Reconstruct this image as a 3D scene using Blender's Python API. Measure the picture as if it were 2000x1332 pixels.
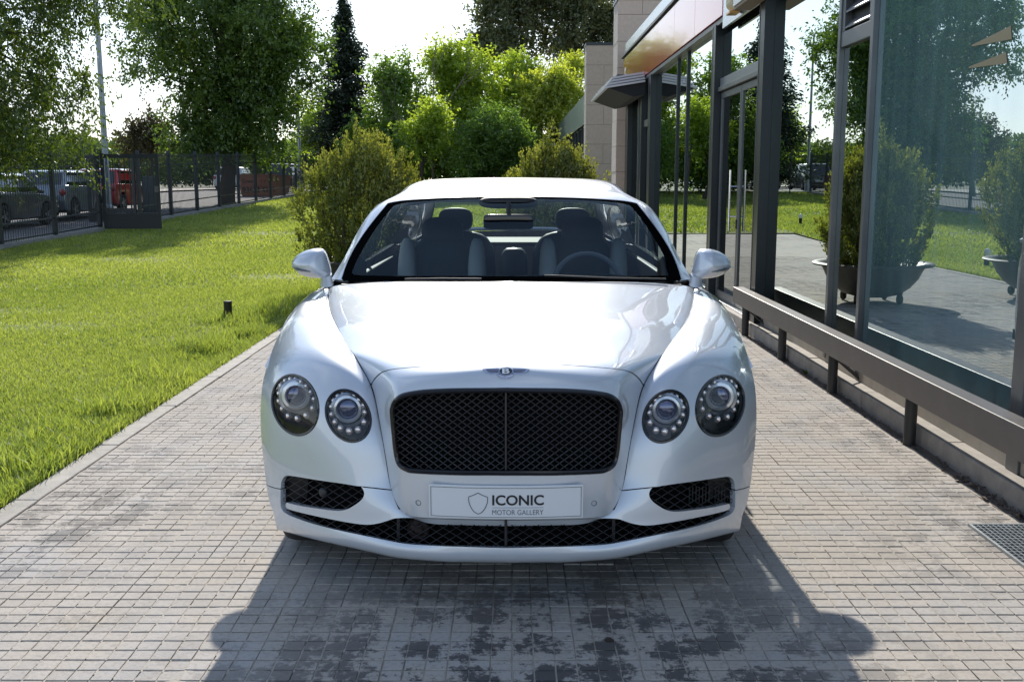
import bpy, bmesh, math, random
import numpy as np
from mathutils import Vector, Matrix
from mathutils.bvhtree import BVHTree
from mathutils.geometry import delaunay_2d_cdt

random.seed(7); rng = np.random.default_rng(7)
for o in list(bpy.data.objects): bpy.data.objects.remove(o)
SC = bpy.context.scene
COL = SC.collection
R = math.radians

# ------------------------------------------------------------------ camera, sky, sun, exposure
FPX = 2000.0; PITCH = R(8.98); CAMH = 1.48
cd = bpy.data.cameras.new('camera'); cam = bpy.data.objects.new('camera', cd); COL.objects.link(cam)
cd.sensor_width = 36.0; cd.lens = 36.0; cd.clip_start = 0.05; cd.clip_end = 3000
cam.location = (0, 0, CAMH); cam.rotation_euler = (R(90) - PITCH, 0, 0)
SC.camera = cam

SUN_EL, SUN_AZ = 29.0, -3.0          # azimuth from +Y towards +X, degrees
W = bpy.data.worlds.new('World'); SC.world = W; W.use_nodes = True
nt = W.node_tree; nt.nodes.clear()
def N_(tree, kind, **kw):
    n = tree.nodes.new(kind)
    for k, v in kw.items(): setattr(n, k, v)
    return n
w_out = N_(nt, 'ShaderNodeOutputWorld'); w_bg = N_(nt, 'ShaderNodeBackground')
sky = N_(nt, 'ShaderNodeTexSky', sky_type='NISHITA')
sky.sun_disc = False; sky.sun_elevation = R(SUN_EL); sky.sun_rotation = R(SUN_AZ)
sky.air_density = 1.0; sky.dust_density = 0.4; sky.ozone_density = 1.2; sky.altitude = 300
# thin cloud veil over the whole sky (same law in every direction)
tc = N_(nt, 'ShaderNodeTexCoord'); sp = N_(nt, 'ShaderNodeSeparateXYZ')
nt.links.new(tc.outputs['Generated'], sp.inputs[0])
mz = N_(nt, 'ShaderNodeMath', operation='MAXIMUM'); nt.links.new(sp.outputs['Z'], mz.inputs[0]); mz.inputs[1].default_value = 0.0
ad = N_(nt, 'ShaderNodeMath', operation='ADD'); nt.links.new(mz.outputs[0], ad.inputs[0]); ad.inputs[1].default_value = 0.22
dx = N_(nt, 'ShaderNodeMath', operation='DIVIDE'); nt.links.new(sp.outputs['X'], dx.inputs[0]); nt.links.new(ad.outputs[0], dx.inputs[1])
dy = N_(nt, 'ShaderNodeMath', operation='DIVIDE'); nt.links.new(sp.outputs['Y'], dy.inputs[0]); nt.links.new(ad.outputs[0], dy.inputs[1])
cb = N_(nt, 'ShaderNodeCombineXYZ'); nt.links.new(dx.outputs[0], cb.inputs[0]); nt.links.new(dy.outputs[0], cb.inputs[1])
cn = N_(nt, 'ShaderNodeTexNoise'); cn.inputs['Scale'].default_value = 1.15; cn.inputs['Detail'].default_value = 7; cn.inputs['Roughness'].default_value = 0.56
cn.inputs['Distortion'].default_value = 0.4
nt.links.new(cb.outputs[0], cn.inputs['Vector'])
cr = N_(nt, 'ShaderNodeMapRange', interpolation_type='SMOOTHSTEP'); nt.links.new(cn.outputs['Fac'], cr.inputs[0])
cr.inputs[1].default_value = 0.50; cr.inputs[2].default_value = 0.74; cr.inputs[3].default_value = 0.05; cr.inputs[4].default_value = 0.65
cm = N_(nt, 'ShaderNodeMix', data_type='RGBA'); nt.links.new(cr.outputs[0], cm.inputs[0]); nt.links.new(sky.outputs[0], cm.inputs[6])
cm.inputs[7].default_value = (8.5, 8.8, 9.3, 1)
hz = N_(nt, 'ShaderNodeMapRange', interpolation_type='SMOOTHSTEP'); nt.links.new(mz.outputs[0], hz.inputs[0])
hz.inputs[1].default_value = 0.30; hz.inputs[2].default_value = 0.0; hz.inputs[3].default_value = 0.0; hz.inputs[4].default_value = 0.72   # pale haze low down, all round
hm = N_(nt, 'ShaderNodeMix', data_type='RGBA'); nt.links.new(hz.outputs[0], hm.inputs[0]); nt.links.new(cm.outputs[2], hm.inputs[6]); hm.inputs[7].default_value = (6.6, 7.0, 7.6, 1)
nt.links.new(hm.outputs[2], w_bg.inputs[0]); w_bg.inputs[1].default_value = 0.132
nt.links.new(w_bg.outputs[0], w_out.inputs[0])

sd = bpy.data.lights.new('sun', 'SUN'); sun = bpy.data.objects.new('sun', sd); COL.objects.link(sun)
sd.energy = 4.6; sd.angle = R(0.55); sd.color = (1.0, 0.94, 0.84)
sdir = Vector((math.sin(R(SUN_AZ)) * math.cos(R(SUN_EL)), math.cos(R(SUN_AZ)) * math.cos(R(SUN_EL)), math.sin(R(SUN_EL))))
sun.rotation_euler = sdir.to_track_quat('Z', 'Y').to_euler(); sun.location = (0, 60, 40)

vs = SC.view_settings
vs.view_transform = 'Standard'; vs.look = 'None'; vs.gamma = 1.0; vs.use_curve_mapping = False; vs.exposure = 0.55
SC.render.engine = 'CYCLES'
SC.cycles.max_bounces = 8; SC.cycles.transparent_max_bounces = 16; SC.cycles.glossy_bounces = 5; SC.cycles.diffuse_bounces = 3; SC.cycles.transmission_bounces = 6
SC.cycles.caustics_reflective = False; SC.cycles.caustics_refractive = False
SC.cycles.sample_clamp_indirect = 4.0
try: SC.cycles.use_denoising = True
except Exception: pass

# ------------------------------------------------------------------ pixel <-> world (photo pixels, 2000 x 1332)
CP, SP = math.cos(PITCH), math.sin(PITCH)
def ray(px, py):
    a = (px - 1000.0) / FPX; b = -(py - 666.0) / FPX
    return np.array([a, CP + b * SP, -SP + b * CP])
def P(px, py, Y):
    d = ray(px, py); t = Y / d[1]
    return np.array([d[0] * t, Y, CAMH + d[2] * t])
def proj(p):
    x, y, z = p[..., 0], p[..., 1], p[..., 2] - CAMH
    zc = y * CP - z * SP; up = y * SP + z * CP
    return 1000 + FPX * x / zc, 666 - FPX * up / zc

# ------------------------------------------------------------------ materials
MATS = {}
def mat(name, col=(0.5, 0.5, 0.5), rough=0.5, metal=0.0, spec=0.5, coat=0.0, noise=None, bump=0.0, bscale=40.0, emit=None, col2=None, nscale=8.0, ndetail=5, pos=True):
    if name in MATS: return MATS[name]
    m = bpy.data.materials.new(name); m.use_nodes = True; t = m.node_tree
    b = t.nodes['Principled BSDF']
    b.inputs['Base Color'].default_value = (*col, 1); b.inputs['Roughness'].default_value = rough
    b.inputs['Metallic'].default_value = metal; b.inputs['Specular IOR Level'].default_value = spec
    b.inputs['Coat Weight'].default_value = coat; b.inputs['Coat Roughness'].default_value = 0.03
    if col2 is not None or bump:
        g = N_(t, 'ShaderNodeNewGeometry') if pos else N_(t, 'ShaderNodeTexCoord')
        vec = g.outputs['Position'] if pos else g.outputs['Object']
    if col2 is not None:
        n = N_(t, 'ShaderNodeTexNoise'); n.inputs['Scale'].default_value = nscale; n.inputs['Detail'].default_value = ndetail; n.inputs['Roughness'].default_value = 0.62
        t.links.new(vec, n.inputs['Vector'])
        r = N_(t, 'ShaderNodeMapRange'); t.links.new(n.outputs['Fac'], r.inputs[0]); r.inputs[1].default_value = 0.33; r.inputs[2].default_value = 0.67
        x = N_(t, 'ShaderNodeMix', data_type='RGBA'); t.links.new(r.outputs[0], x.inputs[0])
        x.inputs[6].default_value = (*col, 1); x.inputs[7].default_value = (*col2, 1)
        t.links.new(x.outputs[2], b.inputs['Base Color'])
    if bump:
        n2 = N_(t, 'ShaderNodeTexNoise'); n2.inputs['Scale'].default_value = bscale; n2.inputs['Detail'].default_value = 4
        t.links.new(vec, n2.inputs['Vector'])
        bp = N_(t, 'ShaderNodeBump'); bp.inputs['Strength'].default_value = bump; bp.inputs['Distance'].default_value = 0.01
        t.links.new(n2.outputs['Fac'], bp.inputs['Height']); t.links.new(bp.outputs[0], b.inputs['Normal'])
    if emit:
        b.inputs['Emission Color'].default_value = (*emit[0], 1); b.inputs['Emission Strength'].default_value = emit[1]
    MATS[name] = m; return m

def glassmat(name, tint=(1, 1, 1), refl=(1, 1, 1), ior=1.5, base=None, film=None, rough=0.0):
    """pane: Fresnel (or fixed share 'base') mirror over tinted see-through; film = (colour, amount) of dust"""
    m = bpy.data.materials.new(name); m.use_nodes = True; t = m.node_tree; t.nodes.clear()
    out = N_(t, 'ShaderNodeOutputMaterial'); tr = N_(t, 'ShaderNodeBsdfTransparent'); tr.inputs[0].default_value = (*tint, 1)
    gl = N_(t, 'ShaderNodeBsdfGlossy'); gl.inputs['Color'].default_value = (*refl, 1); gl.inputs['Roughness'].default_value = rough
    mx = N_(t, 'ShaderNodeMixShader')
    if base is None:
        fr = N_(t, 'ShaderNodeFresnel'); fr.inputs[0].default_value = ior; t.links.new(fr.outputs[0], mx.inputs[0])
    else:
        mx.inputs[0].default_value = base
    last = tr
    if film:
        df = N_(t, 'ShaderNodeBsdfDiffuse'); df.inputs[0].default_value = (*film[0], 1)
        m2 = N_(t, 'ShaderNodeMixShader')
        g = N_(t, 'ShaderNodeNewGeometry'); mp = N_(t, 'ShaderNodeMapping'); mp.inputs['Scale'].default_value = (1, 5.0, 0.28)
        t.links.new(g.outputs['Position'], mp.inputs[0])
        n = N_(t, 'ShaderNodeTexNoise'); n.inputs['Scale'].default_value = 1.6; n.inputs['Detail'].default_value = 5
        t.links.new(mp.outputs[0], n.inputs['Vector'])
        r = N_(t, 'ShaderNodeMapRange'); t.links.new(n.outputs['Fac'], r.inputs[0]); r.inputs[1].default_value = .3; r.inputs[2].default_value = .75
        r.inputs[3].default_value = film[1] * 0.55; r.inputs[4].default_value = film[1]
        t.links.new(r.outputs[0], m2.inputs[0])
        t.links.new(mx.outputs[0], m2.inputs[1]); t.links.new(df.outputs[0], m2.inputs[2])
        t.links.new(tr.outputs[0], mx.inputs[1]); t.links.new(gl.outputs[0], mx.inputs[2]); t.links.new(m2.outputs[0], out.inputs[0])
    else:
        t.links.new(tr.outputs[0], mx.inputs[1]); t.links.new(gl.outputs[0], mx.inputs[2]); t.links.new(mx.outputs[0], out.inputs[0])
    MATS[name] = m; return m

def leafmat(name, c1, c2, trans=0.45, c3=None):
    """leaf: per-leaf colour between c1 and c2 (attribute 'shade'), front diffuse + light passing through"""
    m = bpy.data.materials.new(name); m.use_nodes = True; t = m.node_tree; t.nodes.clear()
    out = N_(t, 'ShaderNodeOutputMaterial')
    at = N_(t, 'ShaderNodeAttribute'); at.attribute_name = 'shade'
    x = N_(t, 'ShaderNodeMix', data_type='RGBA'); t.links.new(at.outputs['Fac'], x.inputs[0])
    x.inputs[6].default_value = (*c1, 1); x.inputs[7].default_value = (*c2, 1)
    df = N_(t, 'ShaderNodeBsdfDiffuse'); t.links.new(x.outputs[2], df.inputs[0])
    tl = N_(t, 'ShaderNodeBsdfTranslucent')
    y = N_(t, 'ShaderNodeMix', data_type='RGBA', blend_type='MULTIPLY'); y.inputs[0].default_value = 1
    t.links.new(x.outputs[2], y.inputs[6]); y.inputs[7].default_value = (*(c3 or (1.5, 1.45, 0.7)), 1)
    t.links.new(y.outputs[2], tl.inputs[0])
    mx = N_(t, 'ShaderNodeMixShader'); mx.inputs[0].default_value = trans
    t.links.new(df.outputs[0], mx.inputs[1]); t.links.new(tl.outputs[0], mx.inputs[2])
    gl = N_(t, 'ShaderNodeBsdfGlossy'); gl.inputs['Roughness'].default_value = 0.4; gl.inputs['Color'].default_value = (.8, .85, .8, 1)
    m2 = N_(t, 'ShaderNodeMixShader'); m2.inputs[0].default_value = 0.05
    t.links.new(mx.outputs[0], m2.inputs[1]); t.links.new(gl.outputs[0], m2.inputs[2])
    t.links.new(m2.outputs[0], out.inputs[0])
    MATS[name] = m; return m

# ------------------------------------------------------------------ object helpers
def tag(o, label=None, cat=None, group=None, kind=None):
    if label: o['label'] = label
    if cat: o['category'] = cat
    if group: o['group'] = group
    if kind: o['kind'] = kind
    return o
def empty(name, loc=(0, 0, 0), rz=0.0):
    o = bpy.data.objects.new(name, None); COL.objects.link(o); o.location = loc; o.rotation_euler = (0, 0, rz); o.empty_display_size = 0.1
    return o
def link(name, me, m=None, parent=None, loc=None, rot=None):
    o = bpy.data.objects.new(name, me); COL.objects.link(o)
    if m is not None and len(me.materials) == 0: me.materials.append(m)
    if parent is not None: o.parent = parent
    if loc is not None: o.location = loc
    if rot is not None: o.rotation_euler = rot
    return o
def npmesh(name, V, F, shade=None, smooth=False):
    """V (n,3), F (m,k) all faces of one size"""
    V = np.asarray(V, dtype=np.float32); F = np.asarray(F, dtype=np.int32); k = F.shape[1]; m = F.shape[0]
    me = bpy.data.meshes.new(name)
    me.vertices.add(len(V)); me.vertices.foreach_set('co', V.ravel())
    me.loops.add(m * k); me.loops.foreach_set('vertex_index', F.ravel())
    me.polygons.add(m); me.polygons.foreach_set('loop_start', np.arange(0, m * k, k, dtype=np.int32))
    me.polygons.foreach_set('use_smooth', np.full(m, bool(smooth)))
    if shade is not None:
        a = me.attributes.new('shade', 'FLOAT', 'POINT'); a.data.foreach_set('value', np.asarray(shade, dtype=np.float32))
    me.update(calc_edges=True); me.validate()
    return me
class MB:
    def __init__(self): self.v = []; self.f = []
    def add(self, vs, fs):
        n = len(self.v); self.v += [tuple(float(c) for c in v) for v in vs]; self.f += [tuple(i + n for i in f) for f in fs]; return self
    def box(self, x0, x1, y0, y1, z0, z1):
        v = [(x0, y0, z0), (x1, y0, z0), (x1, y1, z0), (x0, y1, z0), (x0, y0, z1), (x1, y0, z1), (x1, y1, z1), (x0, y1, z1)]
        return self.add(v, [(0, 3, 2, 1), (4, 5, 6, 7), (0, 1, 5, 4), (1, 2, 6, 5), (2, 3, 7, 6), (3, 0, 4, 7)])
    def bar(self, a, b, w, h=None, up=(0, 0, 1)):
        a = Vector(a); b = Vector(b); h = h or w; d = (b - a).normalized(); u = Vector(up)
        s = d.cross(u)
        if s.length < 1e-5: s = d.cross(Vector((1, 0, 0)))
        s.normalize(); u = s.cross(d)
        v = [p + s * sx * w / 2 + u * sy * h / 2 for p in (a, b) for sx, sy in ((-1, -1), (1, -1), (1, 1), (-1, 1))]
        return self.add(v, [(0, 1, 2, 3), (7, 6, 5, 4), (0, 4, 5, 1), (1, 5, 6, 2), (2, 6, 7, 3), (3, 7, 4, 0)])
    def tube(self, pts, r, n=8, closed=False, cap=True):
        pts = [Vector(p) for p in pts]; m = len(pts); rr = r if hasattr(r, '__len__') else [r] * m
        vs = []; prev = None
        for i, p in enumerate(pts):
            if closed: d = pts[(i + 1) % m] - pts[i - 1]
            else: d = pts[min(i + 1, m - 1)] - pts[max(i - 1, 0)]
            d = d.normalized() if d.length > 1e-9 else Vector((0, 0, 1))
            if prev is None:
                s = d.cross(Vector((0, 0, 1)))
                if s.length < 1e-3: s = d.cross(Vector((0, 1, 0)))
            else:
                s = prev - d * prev.dot(d)
            s.normalize(); prev = s; u = d.cross(s)
            for k in range(n):
                a = 2 * math.pi * k / n; vs.append(p + (s * math.cos(a) + u * math.sin(a)) * rr[i])
        fs = []
        for i in range(m if closed else m - 1):
            j = (i + 1) % m
            for k in range(n): fs.append((i * n + k, i * n + (k + 1) % n, j * n + (k + 1) % n, j * n + k))
        if cap and not closed:
            fs.append(tuple(range(n))[::-1]); fs.append(tuple((m - 1) * n + k for k in range(n)))
        return self.add(vs, fs)
    def lathe(self, prof, n=24, c=(0, 0, 0), axis='z'):
        """prof list of (r, h)"""
        vs = []
        for r, h in prof:
            for k in range(n):
                a = 2 * math.pi * k / n; x, y = r * math.cos(a), r * math.sin(a)
                vs.append((c[0] + x, c[1] + y, c[2] + h) if axis == 'z' else ((c[0] + x, c[1] + h, c[2] + y) if axis == 'y' else (c[0] + h, c[1] + x, c[2] + y)))
        fs = []
        for i in range(len(prof) - 1):
            for k in range(n):
                q = (i * n + k, i * n + (k + 1) % n, (i + 1) * n + (k + 1) % n, (i + 1) * n + k)
                fs.append(q if axis != 'y' else q[::-1])
        return self.add(vs, fs)
    def prism(self, poly, a, b, axis='x'):
        """poly of 2D points, extruded along axis from a to b. axis x: poly=(y,z); y: (x,z); z: (x,y)"""
        def p3(q, h): return (h, q[0], q[1]) if axis == 'x' else ((q[0], h, q[1]) if axis == 'y' else (q[0], q[1], h))
        n = len(poly); vs = [p3(q, a) for q in poly] + [p3(q, b) for q in poly]
        fs = [tuple(range(n))[::-1], tuple(range(n, 2 * n))] + [(i, (i + 1) % n, n + (i + 1) % n, n + i) for i in range(n)]
        return self.add(vs, fs)
    def mesh(self, name='m', smooth=False, bevel=0.0, seg=2, angle=40):
        me = bpy.data.meshes.new(name); me.from_pydata(self.v, [], self.f)
        bm = bmesh.new(); bm.from_mesh(me)
        bmesh.ops.recalc_face_normals(bm, faces=bm.faces)
        if bevel:
            es = [e for e in bm.edges if len(e.link_faces) == 2 and e.calc_face_angle(0) > R(30)]
            bmesh.ops.bevel(bm, geom=es, offset=bevel, segments=seg, affect='EDGES', profile=0.5)
        if smooth:
            for f in bm.faces: f.smooth = True
            for e in bm.edges:
                if len(e.link_faces) == 2 and e.calc_face_angle(0) > R(angle): e.smooth = False
        bm.to_mesh(me); bm.free(); return me
    def obj(self, name, m, parent=None, smooth=False, bevel=0.0, seg=2, loc=None, angle=40):
        return link(name, self.mesh(name, smooth, bevel, seg, angle), m, parent, loc)
def copy_tree(o, parent=None):
    c = o.copy(); COL.objects.link(c)
    if parent is not None: c.parent = parent
    for ch in list(o.children): copy_tree(ch, c)
    return c
def blob(mb, c, r, p=2.6, n=16, m=10, rot=None):
    """superellipsoid"""
    vs = []
    def sg(v, e): return math.copysign(abs(v) ** e, v)
    e = 2.0 / p
    for i in range(m + 1):
        ph = -math.pi / 2 + math.pi * i / m
        for k in range(n):
            th = 2 * math.pi * k / n
            q = Vector((r[0] * sg(math.cos(ph), e) * sg(math.cos(th), e), r[1] * sg(math.cos(ph), e) * sg(math.sin(th), e), r[2] * sg(math.sin(ph), e)))
            if rot is not None: q = rot @ q
            vs.append(q + Vector(c))
    fs = [(i * n + k, i * n + (k + 1) % n, (i + 1) * n + (k + 1) % n, (i + 1) * n + k) for i in range(m) for k in range(n)]
    mb.add(vs, fs); return mb
def text_mesh(s, size, bold=0.0, spacing=1.0):
    cu = bpy.data.curves.new('txt', 'FONT'); cu.body = s; cu.size = size; cu.align_x = 'LEFT'; cu.space_character = spacing; cu.offset = bold; cu.resolution_u = 4
    o = bpy.data.objects.new('txt', cu); COL.objects.link(o)
    dg = bpy.context.evaluated_depsgraph_get(); dg.update()
    me = bpy.data.meshes.new_from_object(o.evaluated_get(dg))
    V = np.array([v.co[:] for v in me.vertices]); F = [tuple(p.vertices) for p in me.polygons]
    bpy.data.objects.remove(o); bpy.data.curves.remove(cu); bpy.data.meshes.remove(me)
    return V, F
def gz(x, y):
    """ground height: the lawn and street rise gently away from the camera"""
    d = np.asarray(y, dtype=float) - 20.0
    return 0.021 * np.clip(0.5 * (d + np.sqrt(d * d + 1.0)) - 0.5, 0, 38.0)

# ------------------------------------------------------------------ shared materials
M_frame = mat('frame_dark', (0.022, 0.030, 0.036), 0.35, 0.3, bump=0.02)
M_alu = mat('frame_grey', (0.17, 0.18, 0.19), 0.38, 0.6, col2=(0.13, 0.14, 0.15), nscale=3)
M_black = mat('black', (0.008, 0.008, 0.009), 0.5)
M_gloss = mat('gloss_black', (0.010, 0.010, 0.012), 0.14)
M_void = mat('void', (0.0025, 0.0025, 0.003), 0.9, spec=0.1)
M_rubber = mat('rubber', (0.018, 0.018, 0.018), 0.75)
M_chrome = mat('chrome', (0.75, 0.76, 0.78), 0.12, 1.0)

# ================================================================== THE WHITE SALOON
NOSE = 3.3
YAW = 0.0085
def xc(Y): return -0.0203 + (Y - NOSE) * YAW
CAR = empty('saloon_car', (xc(NOSE), NOSE, 0), -YAW)
tag(CAR, 'white luxury saloon car with black mesh grille and four round headlights on the paved driveway', 'car')
def loc_(px, py, y):
    p = P(px, py, NOSE + y); return (abs(p[0] - xc(NOSE + y)), y, p[2])
def ploc(px, py, y):
    """signed local point (both halves)"""
    p = P(px, py, NOSE + y); return Vector((p[0] - xc(NOSE + y), y, p[2]))
def half_px(V):
    """project half-car local points (x>0) onto the left half of the photo"""
    V = np.asarray(V); Y = NOSE + V[..., 1]
    w = np.stack([xc(Y) - V[..., 0], Y, V[..., 2]], -1)
    return proj(w)

def spline_mat(t, tf, lam):
    """natural cubic smoothing spline as a matrix: fine = M @ nodes"""
    t = np.asarray(t, float); n = len(t); h = np.diff(t)
    Q = np.zeros((n, n - 2)); Rm = np.zeros((n - 2, n - 2))
    for j in range(1, n - 1):
        Q[j - 1, j - 1] = 1 / h[j - 1]; Q[j, j - 1] = -1 / h[j - 1] - 1 / h[j]; Q[j + 1, j - 1] = 1 / h[j]
        Rm[j - 1, j - 1] = (h[j - 1] + h[j]) / 3
        if j < n - 2: Rm[j - 1, j] = Rm[j, j - 1] = h[j] / 6
    Ri = np.linalg.inv(Rm)
    G = np.linalg.inv(np.eye(n) + lam * Q @ Ri @ Q.T)
    Gam = np.zeros((n, n)); Gam[1:-1] = Ri @ Q.T @ G
    M = np.zeros((len(tf), n))
    for k, x in enumerate(tf):
        i = min(max(np.searchsorted(t, x) - 1, 0), n - 2); hh = h[i]
        a = (t[i + 1] - x) / hh; b = (x - t[i]) / hh
        M[k] = a * G[i] + b * G[i + 1] + hh * hh / 6 * ((a ** 3 - a) * Gam[i] + (b ** 3 - b) * Gam[i + 1])
    return M
class Surf:
    def __init__(self, nodes, sym=True, lam=1e-5, sub=10, lamv=None):
        Pn = np.asarray(nodes, float)          # (nu, nv, 3)
        self.nu, self.nv = Pn.shape[:2]
        du = np.linalg.norm(np.diff(Pn, axis=0), axis=2).mean(1); dv = np.linalg.norm(np.diff(Pn, axis=1), axis=2).mean(0)
        self.tu = np.concatenate([[0], np.cumsum(du)]); self.tv = np.concatenate([[0], np.cumsum(dv)])
        fu = np.concatenate([np.linspace(self.tu[i], self.tu[i + 1], sub, endpoint=False) for i in range(self.nu - 1)] + [[self.tu[-1]]])
        fv = np.concatenate([np.linspace(self.tv[i], self.tv[i + 1], sub, endpoint=False) for i in range(self.nv - 1)] + [[self.tv[-1]]])
        if sym:
            Q = np.concatenate([Pn[:0:-1] * np.array([-1, 1, 1]), Pn], 0); tq = np.concatenate([-self.tu[:0:-1], self.tu])
        else: Q, tq = Pn, self.tu
        Mu = spline_mat(tq, fu, lam); Mv = spline_mat(self.tv, fv, lamv or lam)
        F = np.einsum('ai,ijc->ajc', Mu, Q); F = np.einsum('bj,ajc->abc', Mv, F)
        self.fu, self.fv, self.F = fu, fv, F
        gu = np.gradient(F, fu, axis=0); gv = np.gradient(F, fv, axis=1)
        if sym: gu[0, :, 1:] = 0
        Nn = np.cross(gu, gv); Nn /= np.linalg.norm(Nn, axis=2, keepdims=True) + 1e-12
        self.flip = False
        self.N = Nn
        self._bvh = None
    def orient(self, ref):
        """make normals agree with ref direction on average"""
        if (self.N * np.asarray(ref)).sum(2).mean() < 0: self.N = -self.N; self.flip = True
        return self
    def at(self, u, v):
        u = np.clip(np.asarray(u, float), self.fu[0], self.fu[-1]); v = np.clip(np.asarray(v, float), self.fv[0], self.fv[-1])
        i = np.clip(np.searchsorted(self.fu, u, 'right') - 1, 0, len(self.fu) - 2); j = np.clip(np.searchsorted(self.fv, v, 'right') - 1, 0, len(self.fv) - 2)
        a = ((u - self.fu[i]) / (self.fu[i + 1] - self.fu[i]))[..., None]; b = ((v - self.fv[j]) / (self.fv[j + 1] - self.fv[j]))[..., None]
        def bl(A): return A[i, j] * (1 - a) * (1 - b) + A[i + 1, j] * a * (1 - b) + A[i, j + 1] * (1 - a) * b + A[i + 1, j + 1] * a * b
        p = bl(self.F); n = bl(self.N); n /= np.linalg.norm(n, axis=-1, keepdims=True)
        return p, n
    def uv_of_px(self, pts):
        if self._bvh is None:
            px, py = half_px(self.F); a, b = px.shape; b2 = getattr(self, 'vlim', b)
            V = [Vector((px[i, j], py[i, j], 0)) for i in range(a) for j in range(b)]
            T = []; self._uv = []
            for i in range(a - 1):
                for j in range(b2 - 1):
                    q = (i * b + j, (i + 1) * b + j, (i + 1) * b + j + 1, i * b + j + 1)
                    T += [(q[0], q[1], q[2]), (q[0], q[2], q[3])]
            self._V = V; self._T = T; self._bvh = BVHTree.FromPolygons(V, T); self._b = b
        out = []
        for p in pts:
            l, n, fi, d = self._bvh.find_nearest(Vector((p[0], p[1], 0)))
            t = self._T[fi]; A, B, C = (self._V[k] for k in t)
            v0 = B - A; v1 = C - A; v2 = l - A
            den = v0.x * v1.y - v1.x * v0.y
            if abs(den) < 1e-9: w1 = w2 = 0.0
            else: w1 = (v2.x * v1.y - v1.x * v2.y) / den; w2 = (v0.x * v2.y - v2.x * v0.y) / den
            w0 = 1 - w1 - w2
            uu = sum(w * self.fu[k // self._b] for w, k in zip((w0, w1, w2), t)); vv = sum(w * self.fv[k % self._b] for w, k in zip((w0, w1, w2), t))
            out.append((uu, vv))
        return np.array(out)
    def px(self, pts, off=0.0):
        """3D points (half, x>0) for photo pixels"""
        uv = self.uv_of_px(pts); p, n = self.at(uv[:, 0], uv[:, 1]); return p + n * off, n

def cr_curve(pts, n=6, closed=False):
    """Catmull-Rom through 2D points"""
    p = [np.asarray(q, float) for q in pts]; m = len(p); out = []
    for i in range(m if closed else m - 1):
        p1, p2 = p[i], p[(i + 1) % m]
        p0 = p[i - 1] if (i > 0 or closed) else 2 * p1 - p2
        p3 = p[(i + 2) % m] if (i + 2 < m or closed) else 2 * p2 - p1
        for k in range(n):
            t = k / n
            out.append(0.5 * ((2 * p1) + (-p0 + p2) * t + (2 * p0 - 5 * p1 + 4 * p2 - p3) * t * t + (-p0 + 3 * p1 - 3 * p2 + p3) * t ** 3))
    if not closed: out.append(p[-1])
    return [tuple(q) for q in out]
def inside(poly, pts):
    poly = np.asarray(poly); x, y = pts[:, 0], pts[:, 1]; c = np.zeros(len(pts), bool); n = len(poly)
    for i in range(n):
        x0, y0 = poly[i]; x1, y1 = poly[(i + 1) % n]
        if y0 == y1: continue
        k = ((y0 > y) != (y1 > y)) & (x < (x1 - x0) * (y - y0) / (y1 - y0) + x0); c ^= k
    return c
def resample(poly, step, closed=True):
    out = []; n = len(poly)
    for i in range(n if closed else n - 1):
        a = np.asarray(poly[i]); b = np.asarray(poly[(i + 1) % n]); L = np.linalg.norm(b - a); k = max(1, int(math.ceil(L / step)))
        for q in range(k): out.append(a + (b - a) * q / k)
    if not closed: out.append(np.asarray(poly[-1]))
    return np.array(out)
def shrink(poly, d):
    """inset a closed polygon by d"""
    p = np.asarray(poly); n = len(p); A = 0.5 * sum(p[i][0] * p[(i + 1) % n][1] - p[(i + 1) % n][0] * p[i][1] for i in range(n)); s = 1 if A > 0 else -1
    out = []
    for i in range(n):
        a, b, c = p[i - 1], p[i], p[(i + 1) % n]
        e1 = b - a; e2 = c - b; e1 = e1 / (np.linalg.norm(e1) + 1e-12); e2 = e2 / (np.linalg.norm(e2) + 1e-12)
        nn = np.array([-(e1[1] + e2[1]), e1[0] + e2[0]]); L = np.linalg.norm(nn); nn = nn / L if L > 1e-6 else np.array([0, 0.0])
        out.append(b + nn * d * s)
    return np.array(out)
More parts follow.
